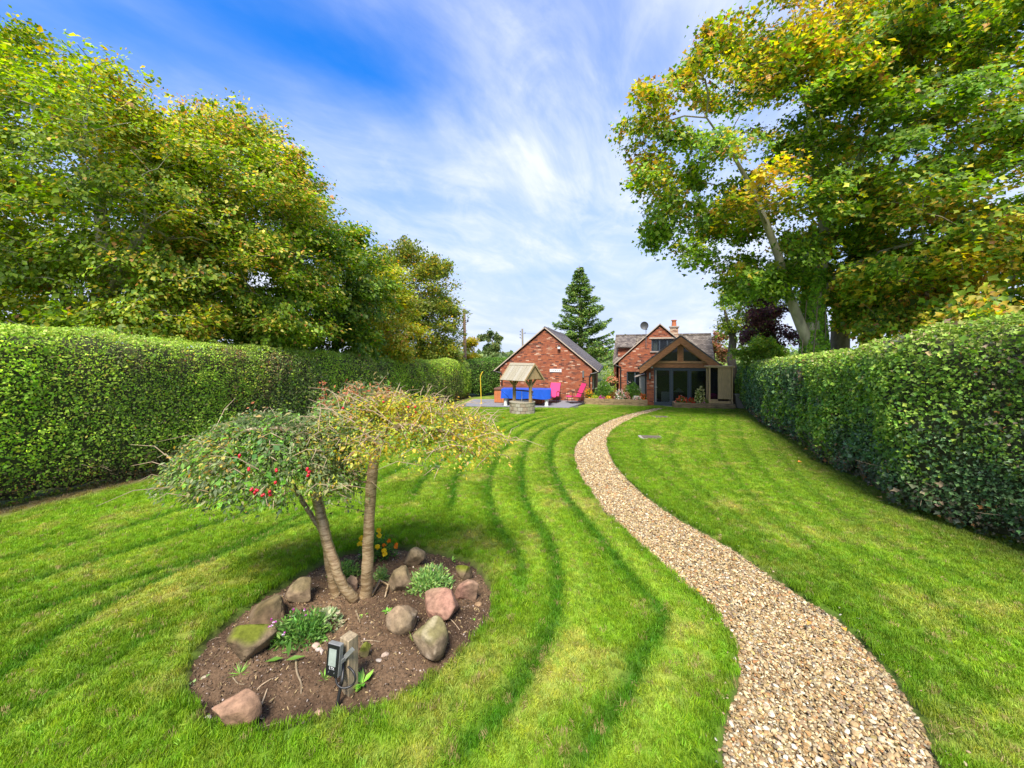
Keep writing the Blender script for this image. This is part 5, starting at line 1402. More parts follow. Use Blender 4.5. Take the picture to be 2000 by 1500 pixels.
# ------------------------------------------------------------------ wishing well
def well():
    g = G(1020, 806); X, Y = .44, 16.9; root = thing('wishing_well', 'wooden wishing well with pitched plank roof on the lawn', 'well', (X, Y, float(gz(X, Y))), -math.radians(44))
    R = .54; n = 16
    for r in range(3):
        for k in range(n):
            a = (k + .5 * (r % 2)) * 2 * math.pi / n; M = Matrix.Rotation(a, 3, 'Z')
            part('stave', MB().box(tuple((M @ Vector((R - .035, 0, .085 + r * .165)))[:]), (.07, .197, .150), M=M), [M_WOODGREY, M_STAVE, M_STAVE2][(k * 5 + r * 3) % 3], root, bevel=.008)
    part('lining', MB().lathe([(R - .10, .0), (R - .075, .0), (R - .075, .49), (R - .10, .49), (R - .10, .40), (.01, .38)], sides=24), M_OAK_DARK, root)
    part('rim', MB().lathe([(R - .11, .487), (R + .02, .487), (R + .02, .52), (R - .11, .52)], sides=24), M_WOODGREY, root)
    for s in (-1, 1):
        part('post', MB().box((s * .47, 0, .84), (.105, .105, 1.42)), M_WOODTAN, root)
        for q in (-1, 1):
            part('brace', MB().bar((s * .47, q * .04, 1.18), (s * .47, q * .36, 1.50), .06, .06), M_WOODTAN, root)
        part('brace', MB().bar((s * .44, 0, 1.20), (s * .16, 0, 1.50), .06, .06), M_WOODTAN, root)
        gb = part('gable_board', MB().prism([(-.55, 1.50), (.55, 1.50), (0, 2.09)], -.012, .012), M_WOODTAN, root)
        gb.rotation_euler = (0, 0, math.pi / 2); gb.location = (s * .655, 0, 0)
    part('beam', MB().box((0, .36, 1.53), (1.2, .06, .07)), M_WOODTAN, root); part('beam', MB().box((0, -.36, 1.53), (1.2, .06, .07)), M_WOODTAN, root)
    for s in (-1, 1):
        for i in range(8):
            x0 = -.70 + i * .175
            dz = .004 * (i % 2)
            part('roof_plank', MB().slab([(x0 + .004, 0, 2.14 + dz), (x0 + .171, 0, 2.14 + dz), (x0 + .171, s * .64, 1.45 + dz), (x0 + .004, s * .64, 1.45 + dz)], .022), [M_WOODGREY, M_STAVE2, M_WOODGREY][i % 3], root)
        for e in (-.71, .71): part('barge', MB().bar((e, 0, 2.12), (e, s * .64, 1.43), .025, .07), M_WOODTAN, root)
    part('ridge_cap', MB().prism([(-.09, 2.07), (0, 2.17), (.09, 2.07), (.075, 2.06), (0, 2.145), (-.075, 2.06)], -.71, .71), M_WOODGREY, root).rotation_euler = (0, 0, math.pi / 2)
    part('windlass', MB().tube([(-.56, 0, .98), (.60, 0, .98)], .028, 8), M_OAK_DARK, root); part('crank', MB().tube([(.6, 0, .98), (.62, 0, .98), (.62, -.10, .84), (.72, -.10, .84)], .016, 6), M_BLACK, root)
    part('rope', MB().tube([(0, -.03, .96), (0.01, -.035, .7), (-.03, -.02, .42)], .011, 6), M_CURTAIN, root)
M_STAVE = simple_mat('grey_brown_timber', (.27, .215, .15), .9, .35, 9, .4, stretch=(5, 5, .8)); M_STAVE2 = simple_mat('pale_silver_timber', (.34, .31, .245), .9, .25, 9, .35, stretch=(5, 5, .8))
well()

# ------------------------------------------------------------------ raised beds, cabinet, pot (house frame)
HM = Matrix.Translation((8.5, 20.15, ZB)) @ Matrix.Rotation(-ANG, 4, 'Z')
def hat(x, y, z=0.0): return HM @ Vector((x, y, z))
def raised_bed(x0, x1, y0, y1, rows, label, lens):
    root = thing('raised_bed', label, 'planter', hat((x0 + x1) / 2, (y0 + y1) / 2), -ANG)
    cx, cy = (x0 + x1) / 2, (y0 + y1) / 2; w, d = x1 - x0, y1 - y0; h = .19
    for r in range(rows):
        xs = [-w / 2] + [(-w / 2 + w * q) for q in lens[r % len(lens)]] + [w / 2]
        for a, b in zip(xs[:-1], xs[1:]):
            part('sleeper', MB().box(((a + b) / 2, -d / 2 + .05, h * (r + .5) - .03), (b - a - .008, .10, h - .008)), M_SLEEPER, root, bevel=.012)
        for s in (-1, 1): part('sleeper', MB().box((s * (w / 2 - .05), .06, h * (r + .5) - .03), (.10, d - .12, h - .008)), M_SLEEPER, root, bevel=.012)
    part('soil', MB().box((0, .05, h * rows * .5 - .05), (w - .2, d - .11, h * rows - .03)), M_SOILDARK, root)
    return root
M_SOILDARK = simple_mat('potting_soil', (.05, .035, .022), .95, .4, 30, .6)
raised_bed(-4.75, -1.50, -.15, 1.15, 2, 'long low sleeper raised bed full of flowers between deck and door', [(.24, .48, .72), (.33, .66)])
raised_bed(-.34, 2.36, -1.05, -.32, 2, 'sleeper raised bed with two courses below the timber cabinet', [(.16, .5), (.3, .62)])
def cabinet():
    root = thing('timber_cabinet', 'pale timber boarded cabinet with glazed front panel on the raised bed', 'cabinet', hat(1.72, -.62, .35), -ANG)
    H = 1.72
    for i in range(4): part('board', MB().box((-.02 + i * .142, -.26, H / 2 + .11), (.136, .025, H - .22)), M_CABINET, root)
    for i in range(6): part('board', MB().box((-.40 + i * .158, -.265, .06), (.15, .025, .12)), M_CABINET, root)
    part('post', MB().box((-.455, -.25, H / 2), (.07, .07, H)), M_CABINET, root); part('post', MB().box((.53, -.25, H / 2), (.05, .07, H)), M_CABINET, root)
    part('post', MB().box((-.455, .25, H / 2), (.07, .07, H)), M_CABINET, root)
    part('sill', MB().box((-.25, -.26, .16), (.33, .05, .06)), M_CABINET, root)
    part('pane', MB().box((-.25, -.255, .95), (.33, .012, 1.5)), M_GLASS, root)
    for i in range(4): part('side_board', MB().box((.55, -.15 + i * .13, H / 2), (.02, .125, H)), M_CABINET, root)
    part('top', MB().box((.03, 0, H + .045), (1.22, .66, .09)), M_CABINET, root, bevel=.01)
    part('back_board', MB().box((.04, .30, H / 2), (1.0, .02, H)), M_OAK_DARK, root)
    cu = thing('cushion_stack', 'red and pink cushions behind the cabinet glass', 'cushion', hat(1.50, -.60, .36), -ANG)
    part('cushion', MB().box((0, 0, .34), (.3, .25, .20)), M_PINK, cu, bevel=.06); part('box', MB().box((0, 0, .12), (.3, .25, .23)), M_RED, cu)
M_CABINET = simple_mat('fresh_timber', (.64, .43, .21), .75, .2, 7, .3, stretch=(6, 6, .8))
M_RED = simple_mat('red_fabric', (.35, .03, .05), .8, .2, 20)
cabinet()
def tall_pot():
    root = thing('tapered_planter', 'tall grey tapered square planter beside the cabinet', 'planter', hat(2.72, -.45, .0), -ANG)
    b, t, h = .2, .30, .78
    vs_ = [(-b, -b, 0), (b, -b, 0), (b, b, 0), (-b, b, 0), (-t, -t, h), (t, -t, h), (t, t, h), (-t, t, h), (-t + .04, -t + .04, h), (t - .04, -t + .04, h), (t - .04, t - .04, h), (-t + .04, t - .04, h), (-b, -b, h - .12), (b, -b, h - .12), (b, b, h - .12), (-b, b, h - .12)]
    fs = [(3, 2, 1, 0)] + [(i, (i + 1) % 4, (i + 1) % 4 + 4, i + 4) for i in range(4)] + [(i + 4, (i + 1) % 4 + 4, (i + 1) % 4 + 8, i + 8) for i in range(4)] + [(i + 8, (i + 1) % 4 + 8, (i + 1) % 4 + 12, i + 12) for i in range(4)]
    part('pot', MB().add(vs_, fs), simple_mat('grey_fibre_pot', (.27, .24, .20), .8, .15, 6), root); part('soil', MB().box((0, 0, h - .13), (2 * b + .06, 2 * b + .06, .03)), M_SOILDARK, root)
tall_pot()
def bin_store():
    root = thing('boarded_store', 'small whitish weatherboarded store in the corner by the extension', 'shed', Matrix.Translation((8.5, 20.15, ZB)) @ Matrix.Rotation(-HANG, 4, 'Z') @ Vector((-1.78, 2.6, 0)), -HANG)
    for i in range(11): part('weatherboard', MB().box((-.02, -.42, .08 + i * .125), (.42, .022, .12)), M_BOARD, root)
    part('body', MB().box((-.02, .1, .72), (.40, 1.0, 1.4)), M_BOARD, root)
    part('roof', MB().slab([(.22, -.5, 1.62), (-.5, -.5, 1.40), (-.5, .6, 1.40), (.22, .6, 1.62)], .04), M_VERGE, root)
bin_store()

# ------------------------------------------------------------------ plants by the house
def clump(name, label, loc, rx, ry, rz, n, L, W, cols, cw, blossoms=None, bn=0, bs=.03, cat='plant', group=None, mat=None, upright=.3, shape=None):
    root = thing(name, label, cat, loc, group=group); o = np.array(loc, float)
    d = norm(RNG.normal(size=(n, 3))); d[:, 2] = np.abs(d[:, 2]); r = RNG.random(n) ** .4
    c = o + d * np.array((rx, ry, rz)) * r[:, None] * (1 + .22 * vnoise(d * 2, 1.5, int(o[0] * 31) & 255))[:, None]
    leaf_object('foliage', [leaf_geo(c, norm(d + RNG.normal(0, .5, (n, 3)) + np.array((0, 0, upright))), norm(RNG.normal(0, .6, (n, 3)) + np.array((0, 0, .8)) + d * .4), L * np.exp(RNG.normal(0, .25, n)), W, palette(n, cols, cw))], mat or M_LEAF, root, o)
    st = MB()
    for k in range(6):
        a = k * 1.05; st.tube([(0, 0, -.03), (rx * .3 * math.cos(a), ry * .3 * math.sin(a), rz * .45), (rx * .6 * math.cos(a), ry * .6 * math.sin(a), rz * .75)], max(.002, rx * .012), 4)
    part('stem', st, M_STEMGREEN, root)
    if blossoms:
        for (bc, frac) in blossoms:
            m = max(1, int(bn * frac)); geos = []
            dd = norm(RNG.normal(size=(m, 3)) + np.array((0, -.35, .3))); dd[:, 2] = np.abs(dd[:, 2]); p0 = o + dd * np.array((rx, ry, rz)) * RNG.uniform(.88, 1.12, (m, 1))
            for k in range(5):
                a = norm(RNG.normal(size=(m, 3)))
                geos.append(leaf_geo(p0 + a * bs * .35, a, norm(dd + RNG.normal(0, .5, (m, 3))), bs, bs * .8, np.array(bc)[None] * np.exp(RNG.normal(0, .15, (m, 1)))))
            leaf_object('blossoms', geos, M_PETAL, root, o)
    return root
M_STEMGREEN = simple_mat('green_stem', (.10, .16, .03), .7, .2, 20)
GR = [(0.06, 0.13, 0.02), (0.09, 0.18, 0.025), (0.13, 0.23, 0.035), (0.04, 0.08, 0.015)]; GW = [3, 3, 2, 2]
def beds():
    s = .30
    clump('bushy_plant', 'large dense green bush beside the outbuilding downpipe', hat(-3.72, .45, s), .52, .42, .98, 2400, .07, .04, GR, GW, [((.75, .72, .62), 1)], 14, .05)
    clump('bushy_plant', 'large dense green bush under the house window', hat(-2.25, .45, s), .52, .42, .95, 2400, .07, .04, GR, GW, [((.75, .6, .5), 1)], 10, .05)
    clump('flowering_plant', 'orange yellow daisies at the deck end of the raised bed', hat(-4.52, .2, s), .22, .2, .52, 420, .06, .03, GR, GW, [((.75, .30, .02), .6), ((.8, .5, .03), .4)], 70, .055)
    clump('flowering_plant', 'lime yellow leaved plant next to the orange daisies', hat(-4.18, .1, s), .2, .18, .26, 380, .06, .035, [(0.30, 0.36, 0.04), (0.18, 0.28, 0.03)], [2, 1], [((.8, .62, .1), 1)], 16, .05)
    clump('flowering_plant', 'magenta pink petunias over the sleeper edge', hat(-3.82, .05, s), .18, .14, .18, 220, .05, .03, GR, GW, [((.62, .08, .33), .7), ((.7, .3, .5), .3)], 40, .06)
    clump('flowering_plant', 'bright yellow small flowers between the magenta and red ones', hat(-3.48, .05, s), .2, .14, .18, 220, .05, .03, GR, GW, [((.85, .60, .03), .8), ((.6, .05, .03), .2)], 45, .05)
    clump('flowering_plant', 'dark red flowers behind the yellow ones', hat(-3.25, .25, s), .18, .16, .36, 240, .05, .03, GR, GW, [((.32, .04, .03), 1)], 40, .055)
    clump('flowering_plant', 'white and blush tall flowers trailing over the bed edge', hat(-2.88, .08, s), .28, .2, .52, 420, .05, .03, GR, GW, [((.82, .78, .68), .6), ((.78, .45, .38), .4)], 75, .065)
    clump('flowering_plant', 'salmon pink geraniums right of the white flowers', hat(-2.52, .15, s), .17, .16, .40, 240, .05, .03, GR, GW, [((.75, .36, .28), 1)], 45, .06)
    clump('flowering_plant', 'small white begonias near the door end of the bed', hat(-2.02, .02, s), .24, .15, .24, 260, .05, .03, GR, GW, [((.84, .80, .7), .7), ((.8, .5, .45), .3)], 50, .06)
    clump('flowering_plant', 'orange red flowers next to the brick pier', hat(-1.72, .08, s), .2, .16, .34, 260, .05, .03, GR, GW, [((.68, .14, .03), 1)], 50, .055)
    b = clump('hanging_basket', 'hanging basket of peach flowers between outbuilding and house', hat(-3.28, 2.3, 1.02), .36, .34, .36, 520, .06, .035, [(0.14, 0.17, 0.03), (0.20, 0.18, 0.04), (0.08, 0.12, 0.02)], [2, 1, 2], [((.78, .45, .26), .6), ((.7, .25, .12), .4)], 70, .07, cat='basket')
    part('basket', MB().lathe([(.05, -.20), (.17, -.14), (.23, 0.0)], sides=14), M_OAK_DARK, b)
    part('chain', MB().tube([(0, 0, 0), (0, 0, 1.0), (.0, .9, 1.05)], .008, 5), M_BLACK, b)
    v = clump('climbing_plant', 'yellow green climber in the gap above the basket', hat(-3.5, 4.6, .0), .5, .4, 1.9, 700, .11, .075, [(0.22, 0.30, 0.03), (0.13, 0.21, 0.03), (0.32, 0.34, 0.05)], [2, 2, 1])
    # right bed
    clump('flowering_plant', 'coral begonias at the left end of the bed by the door', hat(.02, -.72, s), .28, .2, .34, 420, .055, .03, GR, GW, [((.72, .13, .05), .85), ((.8, .7, .6), .15)], 60, .06)
    clump('flowering_plant', 'deep red flowers beside the coral begonias', hat(.46, -.78, s), .18, .16, .26, 220, .05, .03, [(0.2, 0.22, 0.04), (0.1, 0.16, 0.03)], [1, 1], [((.55, .05, .02), 1)], 34, .065)
    clump('flowering_plant', 'tall pale yellow hollyhock like plant in the bed by the cabinet', hat(.86, -.68, s), .26, .22, .82, 260, .075, .05, [(0.30, 0.34, 0.10), (0.42, 0.42, 0.16), (0.12, 0.18, 0.03)], [2, 2, 2], [((.8, .74, .36), 1)], 26, .08)
    clump('flowering_plant', 'straggly pink flowered plant at the cabinet corner', hat(1.18, -.80, s), .2, .16, .30, 230, .05, .03, [(0.22, 0.24, 0.06), (0.12, 0.17, 0.03)], [1, 1], [((.72, .3, .4), 1)], 10, .06)
beds()

# ------------------------------------------------------------------ poles, wires, covers
def pole(name, label, px, Y, top_py, r, knots):
    x = P(px, 0, Y)[0]; g = float(gz(x, Y)); top = P(px, top_py, Y)[2]
    root = thing(name, label, 'pole', (x, Y, g)); H = top - g
    part('shaft', MB().tube([(0, 0, -.2), (0, 0, H * .5), (-.01 * H, 0, H)], [r, r * .88, r * .75], 12), knots['mat'], root)
    for (dz, sx) in knots['arms']:
        a = part('bracket', MB().bar((0, 0, H - dz), (sx, 0, H - dz + .06), .05, .05), M_STEEL, root)
        part('insulator', MB().lathe([(.05, 0), (.07, .04), (.04, .08), (.06, .12), (.03, .16)], (sx, 0, H - dz + .06), 10), M_BLACK, a)
    return np.array((x, Y, top)), root
M_POLE = simple_mat('creosoted_pole', (.42, .25, .17), .85, .3, 4, .4, stretch=(3, 3, .3)); M_POLE_GREY = simple_mat('grey_pole', (.25, .22, .18), .85, .3, 4, .4, stretch=(3, 3, .3))
pA, rA = pole('telegraph_pole', 'brown wooden telegraph pole beside the round tree', 908, 27.0, 603, .125, dict(mat=M_POLE, arms=[(.35, .22), (.95, .2)]))
pB, rB = pole('telegraph_pole', 'grey far telegraph pole with insulators behind the outbuilding roof', 1021, 52.0, 642, .15, dict(mat=M_POLE_GREY, arms=[(.5, -.32), (.9, -.34), (1.3, -.34), (.7, .3)]))
def wire(a, b, sag, label):
    a, b = np.asarray(a, float), np.asarray(b, float); root = thing('overhead_wire', label, 'wire', a)
    part('strand', MB().tube([tuple(a * (1 - t) + b * t - np.array((0, 0, sag * 4 * t * (1 - t)))) for t in np.linspace(0, 1, 24)], .012, 4), M_BLACK, root, world_off=a)
wire(pB + np.array((.3, 0, -.6)), P(1480, 652, 56), .4, 'thin overhead wire from the grey pole across behind the house')
def drain(px, py, label):
    g = G(px, py); root = thing('drain_cover', label, 'drain cover', (g[0], g[1], g[2]), -.1)
    part('slab', MB().box((0, 0, -.012), (.62, .45, .06)), M_LEDGE, root, bevel=.01); part('lid', MB().box((0, 0, .022), (.46, .32, .02)), M_STEELDARK, root)
M_STEELDARK = simple_mat('rusty_lid', (.12, .09, .065), .8, .35, 12)
drain(1272, 855, 'sunken drain cover in the lawn beside the gravel bend'); drain(1291, 815, 'small drain cover in the lawn just before the doors')
# ------------------------------------------------------------------ island bed
BEDOBJ = build_bed()
build_path()
build_grass()
def bed_at(px, py):
    g = G(px, py); return np.array((g[0], g[1], bz(g[0], g[1])))

# ------------------------------------------------------------------ small weeping tree with trained umbrella head
def umbrella_tree():
    b = bed_at(700, 1172); root = thing('umbrella_tree', 'small umbrella shaped tree with pale ringed stems in the island bed', 'tree', b)
    Yc = b[1]
    T = lambda px, py, dy=0.0: P(px, py, Yc + dy)
    stems = [
        dict(pts=[T(712, 1185, .03), T(716, 1150, .02), T(718, 1100, 0), T(719, 1040, 0), T(723, 980, .0), T(728, 920, .0), T(733, 880, .02), T(745, 850, .05)], rad=[.074, .058, .054, .052, .052, .052, .046, .034]),
        dict(pts=[T(708, 1172, .01), T(690, 1168, -.05), T(668, 1140, -.06), T(655, 1105, -.05), T(640, 1060, -.03), T(628, 1010, 0), T(618, 965, .02), T(612, 925, .03), T(600, 880, .05)], rad=[.045, .044, .044, .045, .045, .044, .043, .038, .028], **{'from': 'near'}),
        dict(pts=[T(676, 1172, .06), T(658, 1168, .06), T(650, 1135, .06), T(641, 1095, .06), T(634, 1050, .03)], rad=[.05, .046, .038, .032, .026], **{'from': 'near'}),
        dict(pts=[T(624, 1030, .05), T(610, 1010, .06), T(592, 980, .06), T(572, 945, .06), T(560, 900, .06)], rad=[.022, .021, .02, .018, .014], **{'from': 'near'}),
        dict(pts=[T(600, 880, .05), T(560, 842, -.1), T(520, 838, -.15), T(480, 842, -.2), T(440, 866, -.2), T(405, 890, -.2)], rad=[.03, .024, .022, .017, .010, .005], **{'from': 'near'}),
        dict(pts=[T(745, 850, .05), T(790, 830, -.1), T(850, 840, -.1), T(900, 852, 0)], rad=[.03, .022, .017, .008], **{'from': 'near'}),
        dict(pts=[T(745, 850, .05), T(770, 815, .3), T(850, 800, .5), T(910, 790, .6)], rad=[.03, .024, .018, .008], **{'from': 'near'})]
    for st_ in stems:      # gnarled, uneven stems
        n_ = len(st_['pts']); q_ = smooth_line(st_['pts'], 4); r_ = np.interp(np.linspace(0, 1, len(q_)), np.linspace(0, 1, n_), st_['rad'])
        st_['rad'] = list(r_ * .86 * RNG.uniform(.965, 1.04, len(q_))); st_['pts'] = list(q_ + RNG.normal(0, .0022, q_.shape))
    def dome(n, cx, cy, rx, ry, zt, zb, power=2.0):
        th = RNG.uniform(0, 6.283, n); r = np.sqrt(RNG.random(n)) * np.exp(RNG.normal(0, .05, n))
        x = cx + rx * r * np.cos(th); y = cy + ry * r * np.sin(th)
        z = zt - (zt - zb) * r ** power + RNG.normal(0, .035, n)
        o = norm(np.c_[np.cos(th) * r * .8, np.sin(th) * r * .8, 1.1 - r])
        return np.c_[x, y, z], o, r
    cl = T(520, 880); cr = T(780, 850)
    # grey green leaved side
    p1, o1, r1 = dome(1500, cl[0] + .0, Yc + .0, .72, .48, 1.22, .80, 2.2); p1b, o1b, _ = dome(560, cl[0] + .06, Yc + .0, .56, .40, 1.02, .76, 2.0); p1c, o1c, _ = dome(620, T(690, 0)[0], Yc + .35, .60, .42, 1.42, 1.06, 2.0)
    # yellowing side
    p2, o2, r2 = dome(680, cr[0] - .02, Yc + .14, .86, .55, 1.36, 1.02, 2.2); p2b, o2b, _ = dome(260, cr[0] + .05, Yc + .1, .66, .4, 1.18, .96, 2.0)
    A = np.concatenate([p1, p1b, p1c]); Ao = np.concatenate([o1, o1b, o1c]); Bp = np.concatenate([p2, p2b]); Bo = np.concatenate([o2, o2b])
    allp = np.concatenate([A[::5], Bp[::3]])
    mb = grow_limbs(stems, allp, .0030, mids=2, sag=.09, expo=2.5)
    part('trunk', mb, M_RINGBARK, root, smooth=True, world_off=b)
    # exposed wiry twigs across the top
    tw = MB()
    for k in range(420):
        right = random.random() < .72
        P0, O0 = (Bp, Bo) if right else (A, Ao); i = random.randrange(len(P0)); p = Vector(P0[i]); o = Vector(O0[i])
        d = (o + Vector((random.gauss(0, .8), random.gauss(0, .8), random.uniform(-.1, .5)))); d.z *= .45; d.normalize(); L = random.uniform(.08, .34)
        q1 = p + d * L * .5 + Vector((0, 0, .03)); q2 = p + d * L + Vector((random.gauss(0, .02), random.gauss(0, .02), -.02))
        tw.tube([p - d * .04, q1, q2], [.0034, .0026, .0012], 4, cap=False)
    part('twigs', tw, M_TWIGPALE, root, world_off=b, kind='stuff')
    def cA(c, sid, n, pts, outs):
        m = len(c); k = palette(m, [(0.105, 0.135, 0.055), (0.07, 0.098, 0.038), (0.155, 0.175, 0.085), (0.12, 0.18, 0.03), (0.21, 0.20, 0.10)], [4, 4, 2.6, 2.5, 1], .2)
        br = np.clip(.5 + 1.2 * vnoise(pts, 4, 71), 0, 1)[sid]; g = palette(m, [(0.12, 0.24, 0.035), (0.17, 0.30, 0.05)], [2, 1])
        k = np.where((RNG.random(m) < br * .28)[:, None], g, k)
        red = palette(m, [(0.36, 0.12, 0.06), (0.30, 0.20, 0.09)], [1, 1]); top = np.clip((pts[:, 2] - 1.25) * 3, 0, .35)[sid]
        yl = palette(m, [(0.30, 0.26, 0.05), (0.30, 0.18, 0.04)], [2, 1]); edge = np.clip(.09 * (1 + 1.5 * vnoise(pts, 3, 72)), 0, .5)[sid]
        k = np.where((RNG.random(m) < edge)[:, None], yl, k)
        return np.where((RNG.random(m) < top)[:, None], red, k)
    def cB(c, sid, n, pts, outs):
        m = len(c); k = palette(m, [(0.34, 0.29, 0.025), (0.25, 0.26, 0.028), (0.15, 0.21, 0.025), (0.36, 0.22, 0.025), (0.28, 0.15, 0.05), (0.40, 0.34, 0.08)], [4, 4, 3.6, 1.6, 1, 1], .22)
        gg = palette(m, [(0.10, 0.15, 0.06), (0.14, 0.22, 0.05)], [1, 1]); f = np.clip(.34 + .8 * vnoise(pts, 3, 73) - .5 * (pts[:, 0] - cr[0]), 0, .85)[sid]
        return np.where((RNG.random(m) < f)[:, None], gg, k)
    leaf_object('foliage', [spray_leaves(A, Ao, 17, .085, 1.0, .030, .013, cA, flat=.7, droop=.25, jit=.6)], M_LEAF, root, b)
    leaf_object('foliage', [spray_leaves(Bp, Bo, 15, .085, 1.0, .023, .012, cB, flat=.7, droop=.2, jit=.6)], M_LEAF, root, b)['label'] = 'yellowing right side of the tree head'
    # broad green leaves in the middle (another shoot) and hanging dark leaves
    n = 190; p, o, _ = dome(n, T(545, 0)[0], Yc - .1, .36, .36, 1.16, .88); leaf_object('broad_leaves', [leaf_geo(p, norm(RNG.normal(0, 1, (n, 3))), norm(o + RNG.normal(0, .35, (n, 3))), .062, .040, palette(n, [(0.11, 0.24, 0.035), (0.16, 0.31, 0.04), (0.08, 0.17, 0.05)], [3, 2, 2]))], M_LEAF, root, b)
    n = 26; q = np.array([T(random.uniform(395, 425), random.uniform(985, 1005), -.35) if k < 12 else T(random.uniform(640, 720), random.uniform(985, 1005), .1) for k in range(n)])
    leaf_object('hanging_leaves', [leaf_geo(q, norm(RNG.normal(0, .6, (n, 3)) + np.array((0, 0, -.7))), norm(RNG.normal(0, 1, (n, 3))), .034, .016, palette(n, [(0.05, 0.08, 0.03), (0.13, 0.16, 0.11)], [3, 1]))], M_LEAF, root, b)
    hg = MB(); hg.tube([T(440, 960, -.3), T(420, 980, -.34), T(400, 1002, -.35)], .0022, 4).tube([T(620, 975, .05), T(650, 985, .1), T(715, 1000, .1)], .0025, 4); part('hanging_twig', hg, M_TWIGPALE, root, world_off=b)
    # berries
    V0, F0 = ico(2); me = big_mesh('berry', V0, np.array(F0).ravel(), 3, M_BERRY, smooth=True)
    spots = [(492, 955), (497, 962), (503, 958), (512, 968), (527, 960), (529, 966), (538, 942), (600, 918), (605, 921), (603, 927), (468, 892), (486, 918), (540, 920), (670, 797), (749, 785), (797, 795), (811, 795), (812, 805)]
    for px, py in spots:
        dy = -.52 if py > 890 else (-.3 if py > 810 else -.05)
        for k in range(2 if py > 880 else 1):
            q = T(px + random.uniform(-3, 3) * k, py + random.uniform(-3, 3) * k, dy + random.uniform(-.02, .02)); o_ = link('berry', me, root, q - b, (random.random(), random.random(), 0), (.0095,) * 3)
    # upright rusty shoots
    sh = MB(); gl_c = []; 
    for px in (632, 678, 689):
        a = T(px, 812, .35); t = T(px + random.uniform(-4, 4), 742 + random.uniform(0, 14), .35); sh.tube([a, (a + t) / 2 + np.array((.01, 0, 0)), t], [.006, .005, .002], 5)
        for k in range(70): f = random.random(); gl_c.append(a * (1 - f) + t * f + RNG.normal(0, .018, 3))
    part('shoot', sh, M_TWIG, root, world_off=b); q = np.array(gl_c); n = len(q)
    leaf_object('rusty_leaves', [leaf_geo(q, norm(RNG.normal(0, .6, (n, 3)) + np.array((0, 0, .6))), norm(RNG.normal(0, 1, (n, 3))), .024, .012, palette(n, [(0.32, 0.09, 0.05), (0.40, 0.16, 0.08), (0.25, 0.14, 0.07)], [2, 2, 1]))], M_LEAF, root, b)
    # surface roots
    rt = MB()
    for pts in ([(668, 1160, .0), (650, 1176, -.02), (640, 1190, 0)], [(725, 1170, 0), (742, 1150, .04), (758, 1156, .03), (752, 1172, 0)], [(700, 1185, -.03), (688, 1200, -.03), (672, 1215, 0)]):
        rt.tube([bed_at(x, y) + np.array((0, 0, .012 + dz)) for x, y, dz in pts], [.014, .011, .006], 6)
    part('root', rt, M_RINGBARK, root, smooth=True, world_off=b)
def ringbark():
    m, t, b = new_mat('ringed_bark')
    tc = t.nodes.new('ShaderNodeTexCoord')
    n1 = noise_n(t, 5, 6, .65, .6, vec=tc.outputs['Object'], sc=(2.2, 2.2, 14)); n2 = noise_n(t, 9, 4)
    mx = t.nodes.new('ShaderNodeMix'); mx.data_type = 'RGBA'; mx.inputs[0].default_value = .35
    t.links.new(ramp(t, n1, [(.32, (.07, .038, .018)), (.46, (.19, .115, .055)), (.58, (.44, .33, .20)), (.66, (.17, .10, .05)), (.8, (.32, .23, .13))]), mx.inputs[6])
    t.links.new(ramp(t, n2, [(.35, (.13, .11, .045)), (.65, (.32, .22, .12))]), mx.inputs[7])
    t.links.new(mx.outputs[2], b.inputs['Base Color']); b.inputs['Roughness'].default_value = .42; bump_n(t, b, n1, .35, .008)
    return m
M_RINGBARK = ringbark()
M_TWIGPALE = simple_mat('pale_twig', (.40, .29, .18), .8, .3, 30, .2)
M_BERRY = simple_mat('red_berry', (.50, .008, .025), .25, .15, 5, 0)
umbrella_tree()

